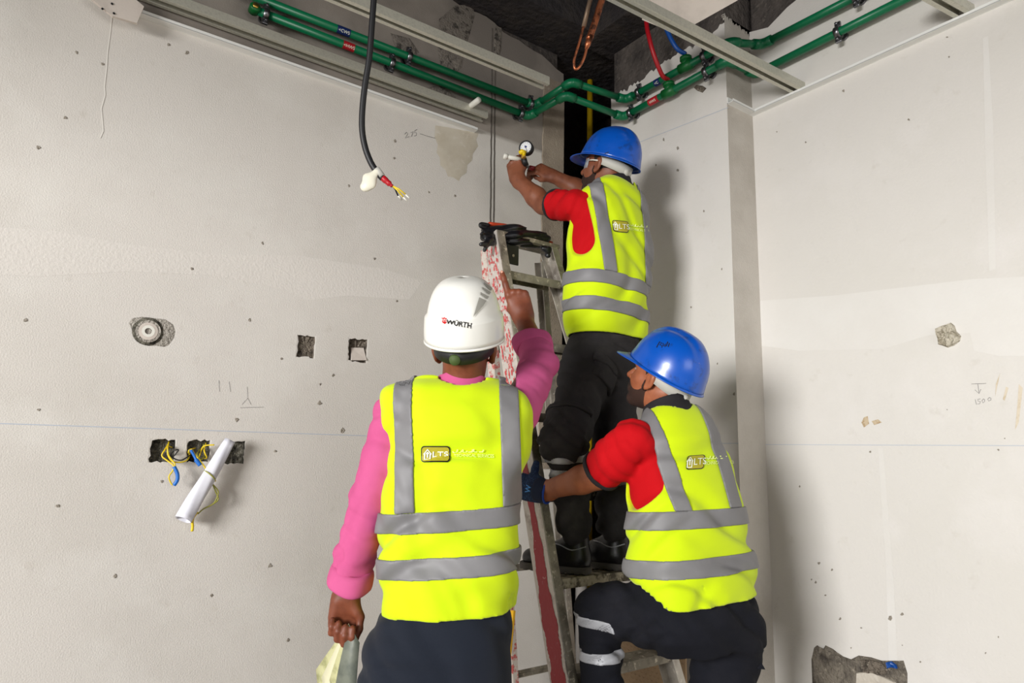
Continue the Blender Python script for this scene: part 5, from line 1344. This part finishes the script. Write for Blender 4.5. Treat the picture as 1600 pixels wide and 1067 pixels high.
def shoe(P, heel, d, zs, L_=.275, k=1.0):
    """leather work shoe on a treaded sole"""
    d = nrm(d); s_ = nrm(np.cross(UP, d)); h = np.asarray(heel, float).copy(); h[2] = zs
    up = union(rc(h + d * .045 + UP * .052, h + d * .12 + UP * .055, .040, .042), (rc(h + d * .12 + UP * .05, h + d * (L_ - .052) + UP * .042, .044, .038, (UP, 1.15)), .03), (rc(h + d * .06 + UP * .06, h + d * .055 + UP * .12, .045, .043), .03),
               (rc(h + d * .16 + UP * .06, h + d * .09 + UP * .10, .028, .026), .03))
    U_ = sdf('shoe', keep(up, half(h + UP * .020, -UP)), h + d * L_ / 2 + UP * .08 - .22, h + d * L_ / 2 + UP * .08 + .22, .005, M_shoe, P)
    so = keep(union(rc(h + d * .046 + UP * .02, h + d * .12 + UP * .02, .044, .042, (UP, 1)), (rc(h + d * .12 + UP * .02, h + d * (L_ - .05) + UP * .02, .044, .046), .02)), band(h + UP * .0145, UP, .0135))
    so = cut(so, *[bx(h + d * (.03 + .028 * i) + UP * .0, (.004, .07, .006), [d, s_, UP], .001) for i in range(9)], k=.002)
    sdf('shoe_sole', so, h + d * L_ / 2 - .22, h + d * L_ / 2 + .22, .004, M_sole, U_)
    pip = [h + d * a + s_ * b + UP * c for a, b, c in ((.02, -.036, .085), (.06, -.044, .075), (.10, -.042, .10), (.125, -.036, .112))]
    for sg in (-1, 1):
        m_ = MB(); m_.tube(spline([h + d * a + s_ * b * sg + UP * c for a, b, c in ((.012, .032, .100), (.06, .0455, .086), (.105, .043, .100), (.135, .032, .103))], 5), .0022, 6); m_.build('reflective_piping', M_tapew, U_, True)
    m_ = MB()
    for i in range(4):
        c = h + d * (.13 + .022 * i) + UP * (.108 - .012 * i); m_.tube(spline([c - s_ * .026 - UP * .012, c, c + s_ * .026 - UP * .012], 4), .0026, 6)
    m_.build('laces', M_black, U_, True)

# ------------------------------------------------------------------ worker up on the ladder
fr2 = frame(42, 0, 0); o2 = at(948, 420, 2.75)
lean2 = nrm(UP + facing(42) * .03); r2_ = fr2[0]; f2_ = nrm(np.cross(lean2, r2_)); fr2 = (r2_, f2_, lean2)
W2 = dict(fr=fr2, o=o2, theta=42, q=.64, skin=M_skin2,
          rows=[(284, 938, 990, 2.83), (294, 922, 1000, 2.82), (312, 904, 1008, 2.81), (345, 894, 1014, 2.80), (385, 889, 1018, 2.78), (440, 883, 1014, 2.75), (490, 883, 1011, 2.73), (540, 884, 1009, 2.71), (560, 884, 1008, 2.70)],
          hfr=frame(50, 18), helfr=frame(50, 22), ho=at(947, 266, 2.87), nb=at(960, 297, 2.83))
hw2 = at(808, 279, 3.0)
W2['arms'] = [dict(s=at(901, 322, 2.73), e=at(849, 319, 2.93), w=hw2, sl=([at(868, 320, 2.86)], [.065, .063]), hand=(hw2, nrm(at(801, 244, 3.03) - hw2), FWD * .8 + RGT * .5, RGT * .8 - FWD * .5, [[45, 70, 45], [50, 75, 45], [55, 75, 45], [58, 75, 45]], [(.060, .040, .030), (.085, .030, .045), (.105, .016, .05)], .95)),
              dict(s=at(976, 330, 2.95), e=at(912, 301, 3.12), w=at(866, 276, 3.10), sl=([at(950, 316, 3.04)], [.068, .062]), hand=(at(866, 276, 3.10), nrm(at(838, 262, 3.09) - at(866, 276, 3.10)), FWD * .9 - UP * .4, -UP * .8 - FWD * .3, [[40, 60, 40], [45, 65, 40], [50, 65, 40], [52, 65, 40]], [(.055, .036, .025), (.082, .026, .036), (.10, .012, .04)], .92))]
lg2L = (at(916, 580, 2.58), at(884, 690, 2.36), at(898, 838, 2.36)); lg2R = (at(966, 585, 2.70), at(956, 712, 2.47), at(958, 835, 2.46))
W2['legs'] = [lg2L, lg2R]
hm = at(946, 524, 2.64)
W2['hem'] = [(hm, -UP - RGT * .0)]
W2['armholes'] = [rc(at(892, 322, 2.66), at(903, 372, 2.62), .068, .068)]
W2['vfold'] = [((8, 8, 32), .011, 1.5, .9), ((-24, 16, 24), .010, 1.4, 2.0), ((34, -26, 30), .008, 1.6, 3.4)]
W2['bands'] = [(at(940, 434, 2.60), UP + RGT * .06, .0265), (at(940, 477, 2.60), UP + RGT * .05, .0265)]
W2['braces'] = [(at(934, 300, 2.66), at(956, 440, 2.60), FWD), (at(1010, 330, 2.80), at(1018, 420, 2.74), FWD)]
W2['badge'] = ((969, 354), (.97, .10), (-.03, -1), 25, 18)
P2_, V2_, H2_, hands2, hd2 = polo_worker('person in blue helmet standing high on the ladder holding a gauge to the wall', (1.85, 1.95, 0), W2)
pel2 = Loft(o2, *fr2, px_rows(o2, fr2, [(490, 900, 996, 2.72), (520, 894, 1000, 2.71), (545, 884, 1003, 2.70), (575, 876, 1000, 2.68), (605, 872, 996, 2.66)], 42, .7), 2.3)
thL = (rc(lg2L[0], lg2L[1], .098, .080), .04)
trf = union(pel2, thL, (rc(lg2L[1], lg2L[2] + UP * .035, .074, .060), .02), (rc(lg2R[0], lg2R[1], .095, .075), .04), (rc(lg2R[1], lg2R[2] + UP * .035, .072, .060), .02),
            (rc(at(862, 690, 2.34), at(908, 694, 2.30), .034, .030), .02), (rc(at(888, 818, 2.34), at(908, 822, 2.34), .022, .022), .02))
T2_, tf2 = trousers(P2_, trf, [pel2.world(0, 0, 0), *lg2L, *lg2R], M_work, .6, W2)
def patches(T_, tf, lst, mtl):
    for (nm, c, h, fr_, out) in lst: sdf(nm, keep(grow(tf, out), bx(c, h, fr_, .006), lambda p: -(tf(p) + .004)), np.asarray(c) - max(h) * 1.5, np.asarray(c) + max(h) * 1.5, .004, mtl, T_, 1)
ax2 = nrm(lg2L[1] - lg2L[0]); sx2 = nrm(np.cross(ax2, FWD)); frp = [sx2, np.cross(ax2, sx2), ax2]
patches(T2_, tf2, [('cargo_pocket', at(938, 596, 2.55), (.052, .09, .050), frp, .009), ('pocket_flap', at(942, 578, 2.55), (.056, .09, .018), frp, .014), ('knee_pad', at(878, 668, 2.31), (.085, .10, .085), frp, .010), ('knee_pad_seam', at(888, 637, 2.38), (.09, .09, .010), frp, .014)], M_work)
axs = nrm(lg2L[2] - lg2L[1])
for py in (714, 735):
    c = at(888, py, 2.36); sdf('shin_stripe', keep(shell(tf2, .003, .002), band(c, axs, .0125 if py < 720 else .015), rc(lg2L[1], lg2L[2], .12, .12)), c - .14, c + .14, .0035, M_tapew, T2_, 1)
c = at(956, 747, 2.46); sdf('shin_stripe', keep(shell(tf2, .003, .002), band(c, axs, .018), rc(lg2R[1], lg2R[2], .10, .10), lambda p: -rc(lg2L[1], lg2L[2], .09, .09)(p)), c - .14, c + .14, .0035, mat('dull_tape', srgb(96, 94, 94), .6), T2_, 1)
zs2 = .285 * 3 + .001
shoe(P2_, at(925, 882, 2.37), facing(66), zs2, .28); shoe(P2_, at(986, 870, 2.46), facing(60), zs2, .28)
# safety glasses
def glasses(P, o, fr):
    g = lambda x, y, z: fpt(o, fr, x, y, z); e = None
    vs = []; fs = []; n = 24
    for k in range(n + 1):
        th = math.radians(-62 + 124 * k / n); x = .078 * math.sin(th); y = .104 * math.cos(th) * .98 + .002
        dz = .004 * math.cos(3 * th)
        vs += [g(x, y, -.008 - (.006 if abs(x) > .015 else -.008)), g(x, y + .002, .028)]
        if k: fs.append((2 * k - 2, 2 * k - 1, 2 * k + 1, 2 * k))
    ln = pyd('safety_glasses', vs, fs, M_lens, P, True); md = ln.modifiers.new('t', 'SOLIDIFY'); md.thickness = .002
    for s_ in (-1, 1):
        m_ = MB(); m_.tube([g(s_ * .069, .050, .018), g(s_ * .082, .02, .016), g(s_ * .085, -.012, .014)], .003, 8); m_.build('temple_arm', M_plastic, ln, True)
glasses(P2_, W2['ho'], W2['hfr'])
T = tree_of(H2_)
for st in ([(950, 246), (957, 243), (955, 250)], [(958, 244), (962, 248), (957, 251)], [(966, 252), (972, 249), (974, 256), (968, 256)], [(971, 249), (977, 253), (974, 257)], [(945, 240), (951, 238)]):
    decal('pen_scribble', *px_stroke(st, 1.5), T, mat('faded_pen', srgb(20, 40, 84), .6), H2_, .001)

# pressure gauge and hose in the hands of the man on the ladder
dg = 2.99
pg = empty('pressure_gauge', at(822, 232, dg), 'round pressure gauge with black rim held against the left wall', 'pressure gauge')
gc = at(822, 231, dg); gn = nrm(-FWD + RGT * -.35 - UP * .1); gx = nrm(np.cross(UP, gn)); gy = np.cross(gn, gx)
m_ = MB(); m_.tube([gc - gn * .022, gc + gn * .004], .031, 32); m_.build('gauge_case', M_black, pg, True)
vs = [gc + gn * .005] + [gc + gn * .005 + (gx * math.cos(t) + gy * math.sin(t)) * .026 for t in np.linspace(0, 2 * math.pi, 33)[:-1]]
pyd('dial', vs, [(0, 1 + k, 1 + (k + 1) % 32) for k in range(32)], M_gauge, pg)
m_ = MB(); vs = []; fs = []
for k in range(33):
    t = 2 * math.pi * k / 32; e_ = gx * math.cos(t) + gy * math.sin(t); vs += [gc + e_ * .0255 + gn * .004, gc + e_ * .027 + gn * .010, gc + e_ * .032 + gn * .008, gc + e_ * .0325 - gn * .002]
    if k: fs += [(4 * k - 4 + j, 4 * k - 3 + j, 4 * k + 1 + j, 4 * k + j) for j in range(3)]
m_.add(vs, fs); m_.build('bezel', M_black, pg, True)
m_ = MB(); m_.ribbon([gc + gx * -.004 + gy * .010, gc + gx * .007 - gy * .018], .002, gn, .0065); m_.build('needle', M_black, pg)
m_ = MB()
for k in range(11):
    t = math.radians(-45 + 27 * k); e_ = gx * math.cos(t) + gy * math.sin(t); m_.ribbon([gc + e_ * .019, gc + e_ * .023], .0014, gn, .006)
m_.build('scale_ticks', M_black, pg)
sdf('dial_logo', el(gc + gy * .003 + gn * .006, (.006, .002, .005), [gx, gn, gy]), gc - .02, gc + .02, .0015, mat('navy_print', srgb(30, 40, 110), .5), pg)
m_ = MB(); m_.tube([at(821, 238, dg - .012), at(815, 237, dg - .02), at(812, 239, dg - .015)], [.009, .012, .009], 10); m_.tube([at(817, 236, dg - .02), at(819, 243, dg - .015)], .008, 10); m_.build('yellow_valve', mat('bright_yellow_valve', srgb(240, 206, 20), .4), pg, True)
m_ = MB(); m_.tube([at(818, 240, dg - .008), at(818, 248, dg - .005)], .011, 12); m_.build('brass_coupling', M_brass, pg, True)
m_ = MB(); m_.tube([at(818, 247, dg), at(822, 259, dg + .01)], .013, 12); m_.build('black_valve_body', M_black, pg, True)
m_ = MB(); m_.tube([at(818, 250, dg + .02), at(788, 244, dg - .0)], .0105, 12); m_.build('white_branch_pipe', M_plastic, pg, True)
m_ = MB(); m_.tube([at(793, 245, dg), at(787, 243.6, dg)], .013, 12); m_.build('pipe_end_ring', M_plastic, pg, True)
m_ = MB(); m_.tube([at(821, 256, dg + .005), at(826, 262, dg + .02)], .007, 10); m_.build('outlet_nipple', M_chrome, pg, True)
hs = empty('fill_hose', at(870, 273, 3.02), 'red and yellow hose running from the gauge past the arm to the shaft', 'hose')
m_ = MB(); m_.tube(spline([at(828, 262, 3.06), at(850, 267, 3.16), at(880, 278, 3.17)], 5), .011, 12); m_.build('red_sleeve', mat('dark_red_hose', srgb(140, 28, 36), .45), hs, True)
m_ = MB(); m_.tube(spline([at(878, 277, 3.17), at(895, 284, 3.2), at(912, 290, 3.22), at(930, 297, 3.24)], 5), .0105, 12); m_.build('yellow_hose', M_wirey, hs, True)

# ------------------------------------------------------------------ worker steadying the ladder
uu = nrm(at(1046, 640, 2.18) - at(1085, 925, 2.06)); r3 = frame(33, 0)[0]; r3 = nrm(r3 - uu * (r3 @ uu)); f3 = np.cross(uu, r3); fr3 = (r3, f3, uu); o3 = at(1075, 800, 2.10)
W3 = dict(fr=fr3, o=o3, theta=33, q=.64, skin=M_skin3,
          rows=[(626, 1026, 1070, 2.19), (636, 1010, 1088, 2.185), (654, 997, 1106, 2.18), (690, 986, 1130, 2.16), (740, 980, 1146, 2.14), (800, 978, 1162, 2.11), (850, 980, 1172, 2.09), (900, 972, 1184, 2.07), (955, 966, 1190, 2.05), (985, 966, 1190, 2.03)],
          hfr=frame(48, 24), helfr=frame(48, 33), ho=at(1031, 596, 2.24), nb=at(1043, 643, 2.19))
w3 = at(850, 767, 2.30)
W3['arms'] = [dict(s=at(988, 690, 2.07), e=at(934, 742, 2.17), w=w3, sl=([at(964, 714, 2.11), at(940, 735, 2.16)], [.070, .071, .067]), r=(.052, .044, .030),
                   hand=(w3, nrm(at(818, 760, 2.34) - w3), FWD * .9 - RGT * .3, UP, [[62, 70, 40], [66, 72, 40], [70, 72, 40], [72, 72, 40]], [(.055, .042, .010), (.060, .068, .018), (.062, .088, .022)], 1.0)),
              dict(s=at(1085, 705, 2.27), e=at(1090, 815, 2.42), w=at(1060, 880, 2.34), sl=([at(1088, 780, 2.36)], [.068, .062]), hand=(at(1060, 880, 2.34), nrm(at(1045, 905, 2.28) - at(1060, 880, 2.34)), -UP, FWD, [25, 30, 20], [(.05, .045, .01), (.07, .06, .01), (.09, .065, .01)], .95))]
kL3 = at(936, 950, 2.17); aL3 = at(945, 1085, 2.13); aL3 = np.array([aL3[0], aL3[1], .385]); kR3 = at(1120, 1130, 2.02); aR3 = kR3 + np.array([.05, -.12, 0]); aR3[2] = .10
W3['legs'] = [(at(1070, 965, 2.02), kL3, aL3), (at(1140, 985, 2.12), kR3, aR3)]
W3['hem'] = [(at(1085, 948, 1.94), -uu + RGT * -.02), (at(985, 908, 1.98), nrm(-UP * .75 - RGT * .62))]
W3['armholes'] = [rc(at(974, 690, 2.05), at(996, 750, 2.05), .086, .088)]
W3['vfold'] = [((8, 8, 30), .012, 1.5, .2), ((24, 16, 20), .011, 1.4, 3.0), ((-34, 26, 26), .009, 1.6, 1.2)]
W3['bands'] = [(at(1075, 812, 1.97), uu + RGT * .05, .0265), (at(1080, 886, 1.96), uu + RGT * .04, .0265)]
W3['braces'] = [(at(1016, 655, 2.05), at(1068, 810, 1.98), FWD), (at(1122, 680, 2.10), at(1158, 800, 2.02), FWD)]
W3['badge'] = ((1086, 722.5), (.99, -.06), (.13, -1), 28, 22)
P3_, V3_, H3_, hands3, hd3 = polo_worker('person in blue helmet crouching with one foot raised, gripping the ladder with a gloved hand', (1.78, 1.5, 0), W3)
# glove
hg = hands3[0]; dh = nrm(at(818, 760, 2.34) - w3)
GL = sdf('work_glove', keep(grow(hg, .0035), half(w3 + dh * .002, -dh)), w3 - .2, w3 + .2, .0035, M_glove, P3_)
sdf('glove_cuff', keep(shell(rc(w3 - dh * .03, w3 + dh * .04, .037, .038), .003, .004), band(w3 + dh * .008, dh, .022)), w3 - .12, w3 + .12, .0035, mat('glove_rib', srgb(20, 30, 58), .9), GL)
sdf('cuff_edge', keep(shell(rc(w3 - dh * .04, w3 + dh * .04, .038, .038), .005, .003), band(w3 - dh * .016, dh, .0035)), w3 - .12, w3 + .12, .003, M_gloveb, GL)
T = tree_of(GL); vs, fs = px_text('W', 11, (826, 764), (.2, -1), (-1, -.2), .02); decal('glove_mark', vs, fs, T, mat('light_blue_mark', srgb(70, 140, 220), .6), GL, .002)
pel3 = Loft(o3, *fr3, px_rows(o3, fr3, [(880, 1000, 1166, 2.08), (930, 996, 1174, 2.06), (965, 990, 1184, 2.045), (985, 1000, 1186, 2.04), (1010, 1030, 1186, 2.04)], 33, .72), 2.3)
up3 = clip_in(union(pel3, (rc(at(1138, 990, 2.08), kR3, .108, .088), .05), (rc(kR3, aR3, .085, .066), .02)), W3['ft'], W3['hem'][0][0], W3['hem'][0][1], .016)
tr3 = union(up3, (rc(at(1078, 966, 2.02), lerp(at(1078, 966, 2.02), kL3, .6), .104, .092), .05), (rc(lerp(at(1078, 966, 2.02), kL3, .6), kL3, .092, .076), .03), (rc(kL3, aL3, .070, .064), .02))
T3_, tf3 = trousers(P3_, tr3, [o3, kL3, aL3, kR3, aR3, at(1180, 990, 2.05)], M_work3, 2.4, dict(hem=[]))
ax3 = nrm(aL3 - kL3)
for (px, py, hw) in ((934, 972, .0165), (940, 1023, .0165)):
    c = at(px, py, 2.13); sdf('shin_stripe', keep(shell(tf3, .003, .002), band(c, ax3 + RGT * -.10 if py < 1000 else ax3, hw), rc(kL3, aL3, .115, .11)), c - .15, c + .15, .0035, M_tapew, T3_, 1)
shoe(P3_, aL3 - facing(30) * .06, facing(30), .286); 
hr_ = aR3.copy(); shoe(P3_, hr_ - facing(33) * .06, facing(33), 0.0)
m_ = MB(); m_.add([at(1180, 1018, 2.02), at(1196, 1046, 1.99), at(1184, 1045, 1.99), at(1178, 1030, 2.02), at(1180, 1018, 2.03), at(1196, 1046, 2.0), at(1184, 1045, 2.0), at(1178, 1030, 2.03)], [(0, 1, 2, 3), (7, 6, 5, 4), (0, 4, 5, 1), (1, 5, 6, 2), (2, 6, 7, 3), (3, 7, 4, 0)]); m_.build('pocket_flap', M_work3, T3_)
T = tree_of(H3_)
for st in ([(1026, 543), (1031, 534), (1034, 536), (1031, 539), (1035, 540), (1034, 543)], [(1036, 536), (1037, 541), (1040, 537), (1039, 542)], [(1041, 541), (1043.5, 534)], [(1044, 542), (1046, 536)]):
    decal('pen_writing', *px_stroke(st, 1.5), T, M_logo_k, H3_, .001)
